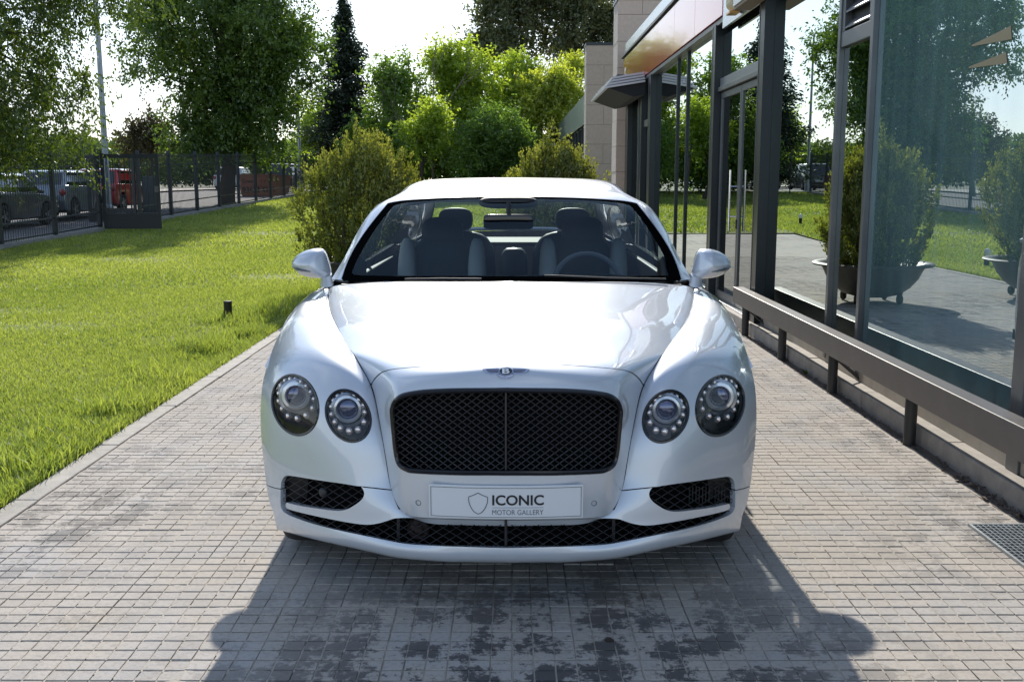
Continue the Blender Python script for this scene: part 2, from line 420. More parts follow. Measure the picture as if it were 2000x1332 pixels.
def panel(surf, polys, holes=(), step=0.014, edge=0.007, skirt=0.014, off=0.0, mirror=True, flat_u0=True):
    """thin sheet-metal panel on surf, bounded by uv polygons, with holes; mirrored to both halves when mirror=True, else 'R'/'L' half."""
    loops = [resample(p, edge) for p in polys] + [resample(h, edge) for h in holes]
    pts = []; edges = []
    for L in loops:
        b = len(pts); k = len(L); pts += [Vector(q) for q in L]; edges += [(b + i, b + (i + 1) % k) for i in range(k)]
    allb = np.array([q[:] for q in pts])
    lo = allb.min(0); hi = allb.max(0)
    gx = np.arange(lo[0], hi[0], step); gy = np.arange(lo[1], hi[1], step)
    G = np.array([(x, y) for x in gx for y in gy]) + 1e-5
    keep = np.zeros(len(G), bool)
    for p in polys: keep |= inside(p, G)
    for h in holes: keep &= ~inside(h, G)
    G = G[keep]
    if len(G):
        d2 = np.full(len(G), 9e9)
        for q0 in range(0, len(allb), 64):
            d2 = np.minimum(d2, ((G[:, None, :] - allb[None, q0:q0 + 64, :]) ** 2).sum(2).min(1))
        G = G[d2 > (0.55 * step) ** 2]
    pts += [Vector(q) for q in G]
    vo, eo, fo, *_ = delaunay_2d_cdt(pts, edges, [], 0, 1e-6)
    U = np.array([q[:] for q in vo]); F = np.array([f for f in fo if len(f) == 3])
    C = U[F].mean(1); keep = np.zeros(len(F), bool)
    for p in polys: keep |= inside(p, C)
    for h in holes: keep &= ~inside(h, C)
    F = F[keep]
    X, Nn = surf.at(U[:, 0], U[:, 1]); X = X + Nn * off
    # orient faces by normals
    fn = np.cross(X[F[:, 1]] - X[F[:, 0]], X[F[:, 2]] - X[F[:, 0]]); bad = (fn * Nn[F[:, 0]]).sum(1) < 0
    F[bad] = F[bad][:, ::-1]
    V = [X]; NN = [Nn]; FF = [F]; base = len(X)
    if skirt:
        cnt = {}
        for f in F:
            for a, b in ((f[0], f[1]), (f[1], f[2]), (f[2], f[0])):
                cnt[(a, b)] = 1
        be = [(a, b) for (a, b) in cnt if (b, a) not in cnt]
        if mirror is True and flat_u0: be = [(a, b) for a, b in be if not (U[a][0] < 1e-4 and U[b][0] < 1e-4)]
        if be:
            SV = []; SN = []; SF = []
            for a, b in be:
                e = X[b] - X[a]; sn = np.cross(e, Nn[a]); L = np.linalg.norm(sn); sn = sn / L if L > 1e-12 else Nn[a]
                k = len(SV)
                SV += [X[a], X[b], X[b] - Nn[b] * skirt, X[a] - Nn[a] * skirt]; SN += [sn] * 4
                SF += [(base + k, base + k + 3, base + k + 2), (base + k, base + k + 2, base + k + 1)]
            V.append(np.array(SV)); NN.append(np.array(SN)); FF.append(np.array(SF))
    V = np.concatenate(V); NN = np.concatenate(NN); FF = np.concatenate(FF)
    S = np.array([-1, 1, 1])
    if mirror is True:
        n = len(V); V = np.concatenate([V, V * S]); NN = np.concatenate([NN, NN * S]); FF = np.concatenate([FF, FF[:, ::-1] + n])
    elif mirror == 'L':
        V = V * S; NN = NN * S; FF = FF[:, ::-1]
    return V, FF, NN
def panel_obj(name, m, *a, parent=None, **k):
    V, F, Nn = panel(*a, **k)
    me = npmesh(name, V, F, smooth=True)
    me.normals_split_custom_set_from_vertices([tuple(n) for n in Nn])
    return link(name, me, m, parent or CAR)
def uvp(surf, *segs, n=5):
    """uv polygon from pixel segments; each smooth in itself, corners between them. A segment may also be ('uv', [...])"""
    out = []
    for s in segs:
        if isinstance(s, tuple) and s[0] == 'uv': out += [tuple(q) for q in s[1]]
        else: out += [tuple(q) for q in surf.uv_of_px(cr_curve(s, n))]
    q = [out[0]]
    for a in out[1:]:
        if (a[0] - q[-1][0]) ** 2 + (a[1] - q[-1][1]) ** 2 > 1e-8: q.append(a)
    if (q[0][0] - q[-1][0]) ** 2 + (q[0][1] - q[-1][1]) ** 2 < 1e-8: q.pop()
    return np.array(q)

# paint: pearl white with clear coat
M_paint = mat('pearl_white_paint', (0.565, 0.61, 0.675), 0.36, 0.30, spec=0.5, coat=1.0)
M_paint.node_tree.nodes['Principled BSDF'].inputs['Coat IOR'].default_value = 1.6
M_paint.node_tree.nodes['Principled BSDF'].inputs['Coat Roughness'].default_value = 0.015
M_lens = glassmat('lamp_lens', (0.93, 0.94, 0.96), ior=1.45)
M_screen = glassmat('windscreen_glass', (0.72, 0.79, 0.80), (0.42, 0.52, 0.57), ior=1.38)
M_side = glassmat('side_glass', (0.42, 0.46, 0.47), base=0.07)
M_bucket = mat('lamp_bucket', (0.11, 0.105, 0.11), 0.22, 0.7)
M_led = mat('led_crystal', (0.95, 0.86, 0.83), 0.12, 0.65)
M_proj = glassmat('projector_glass', (0.18, 0.20, 0.24), (0.75, 0.80, 1.0), ior=2.1)
M_lattice = mat('lattice_black', (0.032, 0.032, 0.035), 0.34)
M_lattice2 = mat('lattice_intake', (0.022, 0.022, 0.024), 0.4)
M_seat = mat('seat_black', (0.012, 0.012, 0.014), 0.55, bump=0.05, bscale=300)
M_cream = mat('seat_cream', (0.72, 0.71, 0.66), 0.5)
M_dash = mat('dashboard', (0.012, 0.014, 0.016), 0.6)

# ---- A: bonnet + grille shell (columns centre -> shut line)
A_rows = [
 [(994,549,1.62),(850,549,1.66),(740,550,1.78),(655,557,1.86),(641,563,1.86)],
 [(993,598,.97),(860,598,1.03),(750,599,1.16),(659,601,1.34),(645,606,1.34)],
 [(992,640,.58),(866,640,.63),(768,640,.72),(685,641,.86),(663,646,.88)],
 [(990,680,.30),(872,681,.33),(785,682,.40),(710,683,.51),(685,683,.56)],
 [(989,698,.155),(870,702,.175),(783,707,.23),(728,709,.33),(704,713,.41)],
 [(988,707,.095),(870,713,.115),(782,720,.17),(741,731,.24),(722,748,.315)],
 [(988,728,.035),(870,732,.05),(783,742,.10),(752,755,.17),(730,770,.270)],
 [(988,758,.006),(870,761,.02),(783,772,.066),(758,785,.125),(736,800,.232)],
 [(988,840,-.004),(870,840,.01),(787,842,.052),(765,843,.10),(744,845,.195)],
 [(988,926,0),(870,925,.014),(800,922,.055),(778,920,.092),(757,922,.163)],
 [(988,980,0),(870,978,.015),(815,975,.052),(788,972,.086),(768,972,.140)],
 [(988,1014,0.004),(870,1013,.02),(820,1010,.054),(797,1006,.086),(785,1002,.115)]]
def build_nodes(rows):
    nv = len(rows); nu = len(rows[0]); a = np.zeros((nu, nv, 3))
    for j, r in enumerate(rows):
        for i, q in enumerate(r): a[i, j] = loc_(*q)
    return a
nA = build_nodes(A_rows); nA[0, :, 0] = 0
SA = Surf(nA, sym=True, lam=3e-6, sub=12).orient((0, -0.5, 1))
# centre crease along the bonnet and shell top
wgt = np.clip((SA.tv[8] - SA.fv) / (SA.tv[8] - SA.tv[5]), 0, 1)[None, :]; xx_ = np.abs(SA.F[..., 0])
SA.F[..., 2] -= .0042 * (1 - np.exp(-xx_ / .05)) * wgt
gu = np.gradient(SA.F, SA.fu, axis=0, edge_order=2); gv = np.gradient(SA.F, SA.fv, axis=1); Nn = np.cross(gu, gv); Nn /= np.linalg.norm(Nn, axis=2, keepdims=True); SA.N = Nn; SA.orient((0, -0.5, 1))
# ---- B: wing, bumper, lip (columns centre -> shut line -> widest side)
B_rows = [
 [(641,563,1.86),(637,562,1.86),(632,563,1.85),(626,565,1.83),(618,568,1.79),(609,572,1.74),(600,578,1.68)],
 [(645,606,1.34),(640,601,1.34),(632,597,1.34),(618,594,1.34),(600,594,1.32),(583,599,1.29),(571,608,1.26)],
 [(663,646,.88),(656,641,.88),(643,636,.88),(617,631,.89),(585,632,.91),(560,640,.93),(545,652,.95)],
 [(685,683,.56),(678,679,.56),(660,675,.555),(622,671,.57),(578,673,.63),(545,680,.72),(529,690,.80)],
 [(712,729,.37),(705,725,.357),(683,721,.338),(635,714,.365),(582,711,.455),(540,714,.575),(519,722,.70)],
 [(729,767,.278),(722,765,.265),(690,763,.25),(633,757,.295),(577,752,.385),(533,752,.505),(511,757,.62)],
 [(738,808,.226),(731,807,.215),(690,806,.205),(630,800,.255),(576,795,.35),(528,793,.472),(508,800,.575)],
 [(747,858,.188),(740,857,.18),(690,857,.173),(630,852,.228),(577,846,.325),(527,842,.45),(509,848,.545)],
 [(755,908,.169),(748,907,.162),(692,905,.157),(632,900,.212),(580,894,.31),(529,890,.435),(513,893,.52)],
 [(763,950,.152),(755,948,.148),(697,946,.145),(637,942,.20),(585,937,.30),(536,934,.42),(518,937,.495)],
 [(783,1001,.118),(771,999,.118),(708,996,.13),(646,990,.188),(592,982,.285),(543,975,.40),(524,975,.47)],
 [(800,1030,.10),(780,1028,.105),(715,1024,.125),(652,1014,.18),(598,1004,.275),(548,992,.39),(528,990,.46)],
 [(800,1062,.072),(780,1060,.083),(718,1048,.115),(655,1034,.17),(602,1020,.265),(553,1003,.38),(533,1000,.45)],
 [(800,1075,.058),(781,1073,.068),(720,1063,.10),(657,1048,.155),(604,1035,.25),(556,1018,.37),(536,1015,.445)],
 [(800,1092.5,.085),(782,1091,.095),(724,1079,.13),(660,1065,.185),(608,1053,.28),(560,1040,.395),(540,1035,.465)]]
B_mid = {11: [(988,1030,.03),(900,1030,.042),(845,1030,.066)], 12: [(988,1072,.012),(900,1070,.024),(845,1067,.045)],
         13: [(988,1085,.006),(900,1083,.016),(845,1080,.034)], 14: [(988,1099,.036),(900,1098,.046),(845,1096,.064)]}
nS = build_nodes(B_rows); nv_ = nS.shape[1]
nB = np.zeros((10, nv_ + 1, 3)); nB[3:, :nv_] = nS
for j in range(nv_):
    if j in B_mid:
        for i, q in enumerate(B_mid[j]): nB[i, j] = loc_(*q)
    else:
        s0, s1 = nS[0, j], nS[1, j]; d = s0 - s1; d[0] = min(d[0], -0.02)
        nB[2, j] = s0 + d * 1.6; nB[1, j] = nB[2, j] * np.array([.6, 1, 1]); nB[0, j] = nB[2, j] * np.array([0, 1, 1])
nB[0, :, 0] = 0
nB[:, nv_] = nB[:, nv_ - 1] + np.array([0, 0.10, 0.004])
SB = Surf(nB, sym=True, lam=3e-6, sub=10).orient((0, -1, 0.5))
uS0 = SB.tu[3]; uE = SB.tu[9]; vB = SB.tv

# bonnet and shell
hood_line = [(988,707),(916,710),(837,715),(774,720.5),(752,725),(741,731),(731,741),(724.5,752)]
uvl = SA.uv_of_px(cr_curve(hood_line, 6)); uA = SA.tu[-1]; vA = SA.tv
uvl[0, 0] = 0
gap = 0.0036
v_sh = uvl[-1, 1]
hood_poly = np.array([(0, 0.0)] + [(u, 0.0) for u in np.linspace(0, uA - gap, 8)[1:]] + [(uA - gap, v) for v in np.linspace(0, v_sh - 2 * gap, 20)[1:]] + [(min(u, uA - gap), v - gap) for u, v in uvl[::-1][1:]])
panel_obj('bonnet', M_paint, SA, [hood_poly], step=0.02, edge=0.012, skirt=0.012)
shell_poly = np.array([(min(u, uA - gap), v + gap) for u, v in uvl] + [(uA - gap, v) for v in np.linspace(v_sh + gap, vA[-1] - 0.03, 20)[1:]] + [(uA - gap - .008, vA[-1] - .012), (uA - .03, vA[-1])] + [(u, vA[-1]) for u in np.linspace(uA - .03, 0, 10)[1:]])
GR = [(987,758),(890,760.5),(830,764),(800,768),(781,773),(769,782),(763.5,795),(762.5,808),(765,838),(768.5,875),(773,899),(779,911),(790,918),(808,921.5),(890,926),(987,928)]
gr_px = cr_curve(GR, 5)
gr_uv = SA.uv_of_px(gr_px); gr_uv[0, 0] = gr_uv[-1, 0] = -0.01
panel_obj('grille_shell', M_paint, SA, [shell_poly], [gr_uv], step=0.012, edge=0.006, skirt=0.010)
# grille frame: black moulding round the opening
rim = []
gp, gn = SA.px([(min(x, 988), y) for x, y in gr_px], 0.0)
halfR = [Vector(p + n * 0.001) for p, n in zip(gp, gn)]
ringpts = [Vector((p.x, p.y, p.z)) for p in halfR] + [Vector((-p.x, p.y, p.z)) for p in halfR[::-1]]
rp = []
for p in ringpts:
    if not rp or (p - rp[-1]).length > 0.004: rp.append(p)
cen = sum(rp, Vector()) / len(rp)
MB().tube([p + (cen - p).normalized() * 0.008 for p in rp], 0.0095, 8, closed=True).obj('grille_frame', M_gloss, CAR, smooth=True)
def lattice(name, poly, slope, pitch, w, surf, depth, mirror='both', parent=CAR, m=M_lattice, n=4):
    """crossed wires inside a pixel polygon, laid 'depth' behind the skin"""
    mb = MB(); poly = np.asarray(poly); lo = poly.min(0); hi = poly.max(0)
    for sgn in (1, -1):
        k0 = min(lo[1] - sgn * slope * lo[0], lo[1] - sgn * slope * hi[0]); k1 = max(hi[1] - sgn * slope * lo[0], hi[1] - sgn * slope * hi[0])
        for k in np.arange(k0 // pitch * pitch, k1 + pitch, pitch):
            xs = np.arange(lo[0] - 2, hi[0] + 2, 3.0); ys = sgn * slope * xs + k
            ins = inside(poly, np.stack([xs, ys], 1))
            run = []
            for x, y, q in list(zip(xs, ys, ins)) + [(0, 0, False)]:
                if q: run.append((x, y))
                elif run:
                    if len(run) > 1:
                        pp = [run[i] for i in range(0, len(run), 4)] + ([run[-1]] if (len(run) - 1) % 4 else [])
                        uv = surf.uv_of_px(pp); X, _ = surf.at(uv[:, 0], uv[:, 1])
                        pts = [Vector(loc_(a, b, X[i][1] + depth + sgn * w * 0.5)) for i, (a, b) in enumerate(pp)]
                        if mirror in ('both', 'R'): mb.tube(pts, w / 2, n, cap=False)
                        if mirror in ('both', 'L'): mb.tube([Vector((-p.x, p.y, p.z)) for p in pts], w / 2, n, cap=False)
                    run = []
    return mb.obj(name, m, parent)
grp = np.array([(min(x, 989), y) for x, y in gr_px])
lattice('grille_mesh', grp, 0.72, 13.4, 0.0036, SA, 0.022)
MB().tube([ploc(988, y, 0.012) for y in (762, 800, 840, 880, 924)], 0.004, 6).obj('grille_divider', M_lattice, CAR)

# black strips laid under the panel gaps to paint in their shade
q_, n_ = SA.at(np.full(40, uA), np.linspace(0.0, vA[-1] - .02, 40)); 
for sg in (-1, 1): MB().tube([(sg * p[0], p[1], p[2]) for p in q_ - n_ * .0060], .0046, 6).obj('gap_shade', M_black, CAR)
q_, n_ = SA.at(uvl[:, 0], uvl[:, 1]); q_ = q_ - n_ * .0052
MB().tube([tuple(p) for p in q_[::-1]] + [(-p[0], p[1], p[2]) for p in q_[1:]], .0036, 6).obj('gap_shade', M_black, CAR)
# lamps ---------------------------------------------------------------
def ell(c, hw, hh, sxy, n=56, k=1.0):
    L = np.linalg.cholesky(np.array([[hw * hw, sxy], [sxy, hh * hh]])) * k
    return [tuple(np.array(c) + L @ np.array([math.cos(a), math.sin(a)])) for a in np.linspace(0, 2 * math.pi, n, endpoint=False)]
LAMPS = [dict(c=(575.8, 791.5), hw=46, hh=59, s=400, pc=(578, 773), pr=19.5, rr=29.5,
    leds=[(420,235),(495,240),(575,275),(650,335),(715,420),(760,520),(740,650),(650,755),(525,800),(395,765),(305,660),(255,550),(255,440),(280,330),(345,260)]),
  dict(c=(679.6, 812.5), hw=44, hh=50.6, s=440, pc=(679, 799), pr=19.5, rr=28.0,
    leds=[(1180,445),(1255,445),(1340,470),(1410,530),(1475,610),(1490,710),(1480,850),(1395,960),(1270,980),(1145,940),(1065,850),(1015,740),(1010,630),(1045,540),(1105,475)])]
lamp_uv = [SB.uv_of_px(ell(L['c'], L['hw'], L['hh'], L['s'])) for L in LAMPS]
led_me = blob(MB(), (0, 0, 0), (1, 0.7, 1.15), 2.0, 8, 6).mesh('led', smooth=True)
led_me.materials.append(M_led)
for L, uvh in zip(LAMPS, lamp_uv):
    for side in (-1, 1):
        S = Vector((side, 1, 1))
        e = empty('headlight'); e.parent = CAR
        def sx(v): return Vector((v[0] * side, v[1], v[2]))
        # lens on the skin, rim tube, bucket behind
        V, F, Nn = panel(SB, [shrink(uvh, 0.004)], step=0.012, edge=0.006, skirt=0.0, off=-0.003, mirror=('L' if side < 0 else 'R'))
        me = npmesh('lens', V, F, smooth=True); me.normals_split_custom_set_from_vertices([tuple(n) for n in Nn]); link('lens', me, M_lens, e)
        X, Nn = SB.at(uvh[:, 0], uvh[:, 1])
        MB().tube([sx(p - n * 0.003) for p, n in zip(X, Nn)], 0.0062, 6, closed=True).obj('bezel', M_gloss, e, smooth=True)
        cx = X.mean(0); mb = MB(); rings = []
        for k, (sc, dep) in enumerate([(0.985, 0.004), (0.93, 0.045), (0.6, 0.07), (0.0, 0.075)]):
            rings.append([sx(cx + (p - cx) * sc + np.array([0.0, dep, 0.0])) for p in X])
        n = len(X); vs = [q for r in rings for q in r]; fs = [(i * n + k, i * n + (k + 1) % n, (i + 1) * n + (k + 1) % n, (i + 1) * n + k) for i in range(3) for k in range(n)]
        mb.add(vs, fs).obj('bucket', M_bucket, e, smooth=True)
        # projector
        def at_px(q, d):
            uv = SB.uv_of_px([q]); p, _ = SB.at(uv[:, 0], uv[:, 1]); return sx(loc_(q[0], q[1], p[0][1] + d))
        pc = at_px(L['pc'], 0.034); s = 3.75 / 2000
        mb = MB(); mb.lathe([(L['rr'] * s, 0.012), (L['rr'] * s * 1.0, -0.002), (L['rr'] * s * .93, -0.009), (L['pr'] * s * 1.12, -0.012), (L['pr'] * s, -0.006), (L['pr'] * s, 0.012)], 32, pc, 'y')
        pr = mb.obj('projector_ring', mat('ring_satin', (0.72, 0.74, 0.76), 0.28, 0.6), e, smooth=True)
        # lower trim band of the ring
        mb = MB(); mb.lathe([(L['rr'] * s * 1.0, 0.016), (L['rr'] * s * 1.22, 0.016), (L['rr'] * s * 1.22, 0.008), (L['rr'] * s, 0.002)], 32, pc + Vector((0, 0, -0.006)), 'y')
        mb.obj('projector_trim', mat('ring_dull', (0.42, 0.46, 0.52), 0.25, 0.6), e, smooth=True)
        mb = MB(); prof = [(L['pr'] * s * math.sin(a), -0.006 - 0.016 * math.cos(a) + 0.010) for a in np.linspace(0.02, math.pi / 2, 8)]
        mb.lathe(prof, 28, pc, 'y'); mb.obj('projector_lens', mat('projector_dome', (0.10, 0.11, 0.20), 0.06, 0.5, spec=1.0, coat=1.0), e, smooth=True)
        for (lx, ly) in L['leds']:
            q = (510 + lx * 240 / 1776, 710 + ly * 180 / 1332); big = 0.0095 + 0.0040 * max(0, (q[1] - L['c'][1]) / 40)
            o = link('led', led_me, None, e, at_px(q, 0.018)); o.scale = (big, big, big)

# wing and bumper -------------------------------------------------------
seam_in = [(705,951),(730,953.5),(748,955.5),(763,957)]
seam_out = [(547,956),(536,954),(524,950),(514,945)]
int_top = [(547.5,956),(548,946),(551,936),(557,930.5),(566,930),(590,933.5),(625,939),(665,944.5),(705,951)]
def uvs(seg, n=5): return [tuple(q) for q in SB.uv_of_px(cr_curve(seg, n))]
us_in = uvs(seam_in); v_in = us_in[-1][1]; us_out = uvs(seam_out); v_out = us_out[-1][1]
def cleanp(L):
    q = []
    for a in L:
        if not q or (a[0] - q[-1][0]) ** 2 + (a[1] - q[-1][1]) ** 2 > 4e-6: q.append(a)
    if (q[0][0] - q[-1][0]) ** 2 + (q[0][1] - q[-1][1]) ** 2 < 4e-6: q.pop()
    return np.array(q)
g2 = 0.002
wing_poly = cleanp([(u, 0.0) for u in np.linspace(uE, uS0 + gap, 8)] + [(uS0 + gap, v) for v in np.linspace(0, v_in - g2, 30)[1:]]
    + [(u, v - g2) for u, v in us_in[::-1][1:]] + uvs(int_top)[::-1][1:-1] + [(u, v - g2) for u, v in us_out] + [(uE, v_out - g2)] + [(uE, v) for v in np.linspace(v_out - g2, 0, 30)[1:-1]])
for side in ('R', 'L'):
    panel_obj('front_wing', M_paint, SB, [wing_poly], lamp_uv, step=0.014, edge=0.007, skirt=0.016, mirror=side)
in_edge = [(989,1016),(900,1015),(837,1013),(800,1011.5),(772,1012.5),(757,1017),(740,1022),(717,1025),(690,1022.5),(650,1015.5),(600,1005),(570,997.5),(560,994)]
blade_tip = [(560,994),(557.5,991),(557,986),(558.5,982.5)]
blade_top = [(558.5,982.5),(587,989),(620,994),(648,997.5),(664,998),(678,995),(690,988.5),(702,980),(709,972),(711,964),(709,957),(705,951)]
ie = uvs(in_edge); ie[0] = (0.0, ie[0][1])
v10 = vB[10] - 0.01
apron = cleanp([(0.0, v10)] + ie[:1] + ie[1:] + uvs(blade_tip)[1:] + uvs(blade_top)[1:] + [(u, v + g2) for u, v in us_in[1:-1]] + [(uS0 + gap, v_in + g2)]
    + [(uS0 + gap, v) for v in np.linspace(v_in + g2, vB[10] - 0.03, 8)[1:]] + [(uS0 + .004, v10)] + [(u, v10) for u in np.linspace(uS0, 0, 8)[1:-1]])
lip_edge = [(989,1070),(890,1067.5),(812,1064),(775,1059.5),(725,1049.5),(650,1034),(600,1020.5),(572,1010.5),(560,1005),(552,999),(548,991),(547,980),(547,965),(547.5,957)]
le = uvs(lip_edge); le[0] = (0.0, le[0][1])
lip = cleanp(le + [(u, v + g2) for u, v in us_out[1:]] + [(uE, v_out + g2)] + [(uE, v) for v in np.linspace(v_out + g2, vB[-1], 14)[1:]] + [(u, vB[-1]) for u in np.linspace(uE, 0, 24)[1:]])
panel_obj('bumper', M_paint, SB, [apron, lip], step=0.012, edge=0.006, skirt=0.022)
# intake lattices (one per opening side and the long lower one)
int_poly = cr_curve(int_top, 3)[:-1] + cr_curve(blade_top[::-1], 3)[:-1] + [(558, 986), (549, 988)]
low_poly = [(560,996)] + cr_curve(in_edge[::-1], 3) + [(990,1016),(990,1070)] + cr_curve(lip_edge[:-4], 3) + [(556,1000)]
for side in ('R', 'L'):
    lattice('intake_mesh', int_poly, 0.62, 15.5, 0.0030, SB, 0.022, mirror=side, m=M_lattice2)
lattice('lower_intake_mesh', low_poly, 0.60, 15.5, 0.0030, SB, 0.030, m=M_lattice2)
MB().tube([ploc(988, y, 0.045) for y in (1014, 1040, 1072)], 0.005, 6).obj('intake_divider', M_lattice, CAR)
# cavity behind the openings: near-black backing paints its shade, added inner box blocks light
mb = MB()
pts_f = [(0.0, .16), (.30, .18), (.52, .24), (.66, .34), (.78, .46), (.83, .56)]
vs = []; 
for sgn in (-1, 1):
    for x, y in (pts_f if sgn > 0 else pts_f):
        vs += [(sgn * x, y, .20), (sgn * x, y, .62 if x < .5 else .46)]
n = len(pts_f); fs = []
for b in (0, 2 * n):
    for i in range(n - 1): fs.append((b + 2 * i, b + 2 * i + 2, b + 2 * i + 3, b + 2 * i + 1))
mb.add(vs, fs); mb.box(-.385, .385, .165, .19, .22, .80); mb.box(-.60, .60, .46, 1.55, .20, .70)
mb.obj('cavity_blocker', M_void, CAR)
mb = MB(); mb.prism([(-.40, .20), (.40, .20), (.66, .42), (.66, 5.1), (-.66, 5.1), (-.66, .42)], .185, .205, 'z'); mb.obj('undertray', M_void, CAR)
# round horn behind the lower intake, sensor in side intake, chrome support posts
h = ploc(817, 1032, 0.135)
mb = MB().lathe([(.0, -.012), (.014, -.012), (.020, -.004), (.030, .0), (.036, -.006), (.040, .0), (.040, .03)], 24, h, 'y'); mb.obj('horn', mat('horn_red', (0.012, 0.005, 0.004), 0.6), CAR, smooth=True)
for q in (778, 1198):
    MB().bar(ploc(q, 1010, .145), ploc(q, 1064, .145), .016, .01).obj('grille_support', mat('support_grey', (0.025, 0.027, 0.03), 0.4, 0.3), CAR)
mb = blob(MB(), ploc(631, 962, 0.235), (.016, .012, .018), 2.2, 10, 8); mb.obj('fog_sensor', mat('sensor_grey', (0.03, 0.03, 0.033), 0.5), CAR, smooth=True)
for q, s_ in ((1345, 1), (1395, 1)):
    mb = MB()
    for k in range(7): mb.box(*(lambda c: (c.x + k * .012, c.x + k * .012 + .004, c.y, c.y + .03, c.z - .03, c.z + .03))(ploc(q, 965, .33 + .1 * (q > 1360))))
    mb.obj('cooler_fins', mat('fins', (0.02, 0.02, 0.022), 0.4, 0.3), CAR)
# plate ---------------------------------------------------------------
def plate_y(x): return -0.016 + 0.30 * x * x
PL = empty('number_plate'); PL.parent = CAR
def curved(name, x0, x1, z0, z1, dy, m, t=0.004, n=24):
    mb = MB(); vs = []
    for k in range(n + 1):
        x = x0 + (x1 - x0) * k / n; y = plate_y(x) + dy
        vs += [(x, y, z0), (x, y, z1), (x, y + t, z1), (x, y + t, z0)]
    fs = []
    for k in range(n):
        a, b = 4 * k, 4 * k + 4
        fs += [(a, b, b + 1, a + 1), (a + 1, b + 1, b + 2, a + 2), (a + 2, b + 2, b + 3, a + 3), (a + 3, b + 3, b, a)]
    fs += [(0, 1, 2, 3), (4 * n + 3, 4 * n + 2, 4 * n + 1, 4 * n)]
    return mb.add(vs, fs).obj(name, m, PL)
zt = ploc(988, 950.5, -.016).z; zb = ploc(988, 1013, -.016).z; hx = 0.2565
M_plate = mat('plate_white', (0.70, 0.72, 0.75), 0.35); M_ink = mat('ink_black', (0.012, 0.013, 0.018), 0.5)
curved('plate_holder', -hx - .002, hx + .002, zb - .002, zt + .002, 0.003, M_plate, 0.006)
curved('plate', -hx + .003, hx - .003, zb + .002, zt - .002, 0.0, M_plate, 0.0035)
for (a, b, c, d) in ((-hx + .0045, hx - .0045, zt - .0058, zt - .0046), (-hx + .0045, hx - .0045, zb + .0046, zb + .0058), (-hx + .0045, -hx + .0058, zb + .0046, zt - .0046), (hx - .0058, hx - .0045, zb + .0046, zt - .0046)):
    curved('plate_border', a, b, c, d, -0.0012, M_ink, 0.001)
def plate_px(q): # pixel of the 2000x1059 plate zoom -> local x,z
    p = ploc(820 + q[0] * 340 / 2000, 930 + q[1] * 180 / 1059, -0.014); return p.x, p.z
def flat_text(s, q0, q1, name, bold, m, parent=None):
    """text stretched between plate pixels q0 (left, baseline) and q1 (right, cap top)"""
    V, F = text_mesh(s, 1.0, bold); lo = V.min(0); hi = V.max(0); x0, z0 = plate_px(q0); x1, z1 = plate_px(q1)
    X = x0 + (V[:, 0] - lo[0]) / (hi[0] - lo[0]) * (x1 - x0); Z = z0 + (V[:, 1] - lo[1]) / (hi[1] - lo[1]) * (z1 - z0)
    mb = MB(); mb.add([(x, plate_y(x) - 0.0015, z) for x, z in zip(X, Z)], F); return mb.obj(name, m, parent or PL)
flat_text('ICONIC', (832, 332), (1425, 212), 'lettering', 0.022, M_ink)
flat_text('MOTOR GALLERY', (832, 440), (1420, 382), 'lettering', -0.006, mat('ink_grey', (0.10, 0.11, 0.13), 0.5))
x0, z0 = plate_px((835, 358)); x1, _ = plate_px((1420, 358)); curved('lettering_rule', x0, x1, z0 - .0004, z0 + .0004, -0.0014, MATS['ink_grey'], 0.0008, 10)
sh = cr_curve([(668,190),(715,215),(778,238)], 5)[:-1] + cr_curve([(778,238),(777,290),(755,355),(715,410),(670,434)], 5)[:-1] + cr_curve([(670,434),(620,405),(583,350),(562,290),(560,238)], 5)[:-1] + cr_curve([(560,238),(622,215),(668,190)], 5)[:-1]
pts = []
for q in sh:
    x, z = plate_px(q); pts.append((x, plate_y(x) - .0012, z))
MB().tube(pts, 0.00105, 4, closed=True).obj('shield_mark', M_ink, PL)
# parking sensor rings
for q in (817, 1160):
    p = ploc(q, 982, 0); uv = SA.uv_of_px([(817, 982)]); X, Nn = SA.at(uv[:, 0], uv[:, 1]); sg = -1 if q < 988 else 1
    c = Vector((sg * X[0][0], X[0][1] - .001, X[0][2])); 
    MB().tube([c + Vector((math.cos(a) * .0088, sg * math.cos(a) * .003, math.sin(a) * .0088)) for a in np.linspace(0, 2 * math.pi, 20, endpoint=False)], .0011, 5, closed=True).obj('parking_sensor', mat('sensor_ring', (0.10, 0.11, 0.13), 0.4), CAR)
# winged badge -----------------------------------------------------------
BD = empty('badge'); BD.parent = CAR
def bpx(q): return (830 + q[0] * 0.16, 690 + q[1] * 0.16)
def on_skin(pts2, off):
    """zoom pixels of the badge -> points on the shell, both halves"""
    out = []
    for q in pts2:
        x, y = bpx(q); m_ = x > 988.3
        X, Nn = SA.px([(2 * 988.3 - x if m_ else x, y)], off); p = X[0]; out.append(Vector((p[0] if m_ else -p[0], p[1], p[2])))
    return out
def badge_piece(name, poly, o0, o1, m, F=None):
    lo_ = on_skin(poly, o0); hi_ = on_skin(poly, o1); n = len(poly); mb = MB()
    if F is None:
        c = sum(hi_, Vector()) / n
        mb.add(lo_ + hi_ + [c], [(n + i, n + (i + 1) % n, 2 * n) for i in range(n)] + [(i, (i + 1) % n, n + (i + 1) % n, n + i) for i in range(n)])
    else: mb.add(hi_, F)
    return mb.obj(name, m, BD)
M_silver = mat('badge_silver', (0.62, 0.64, 0.72), 0.16, 1.0); M_enamel = mat('badge_enamel', (0.010, 0.010, 0.018), 0.12, coat=1.0)
wl = [(703,205),(760,197),(830,193),(905,193),(905,262),(880,268),(820,264),(770,250),(735,230)]
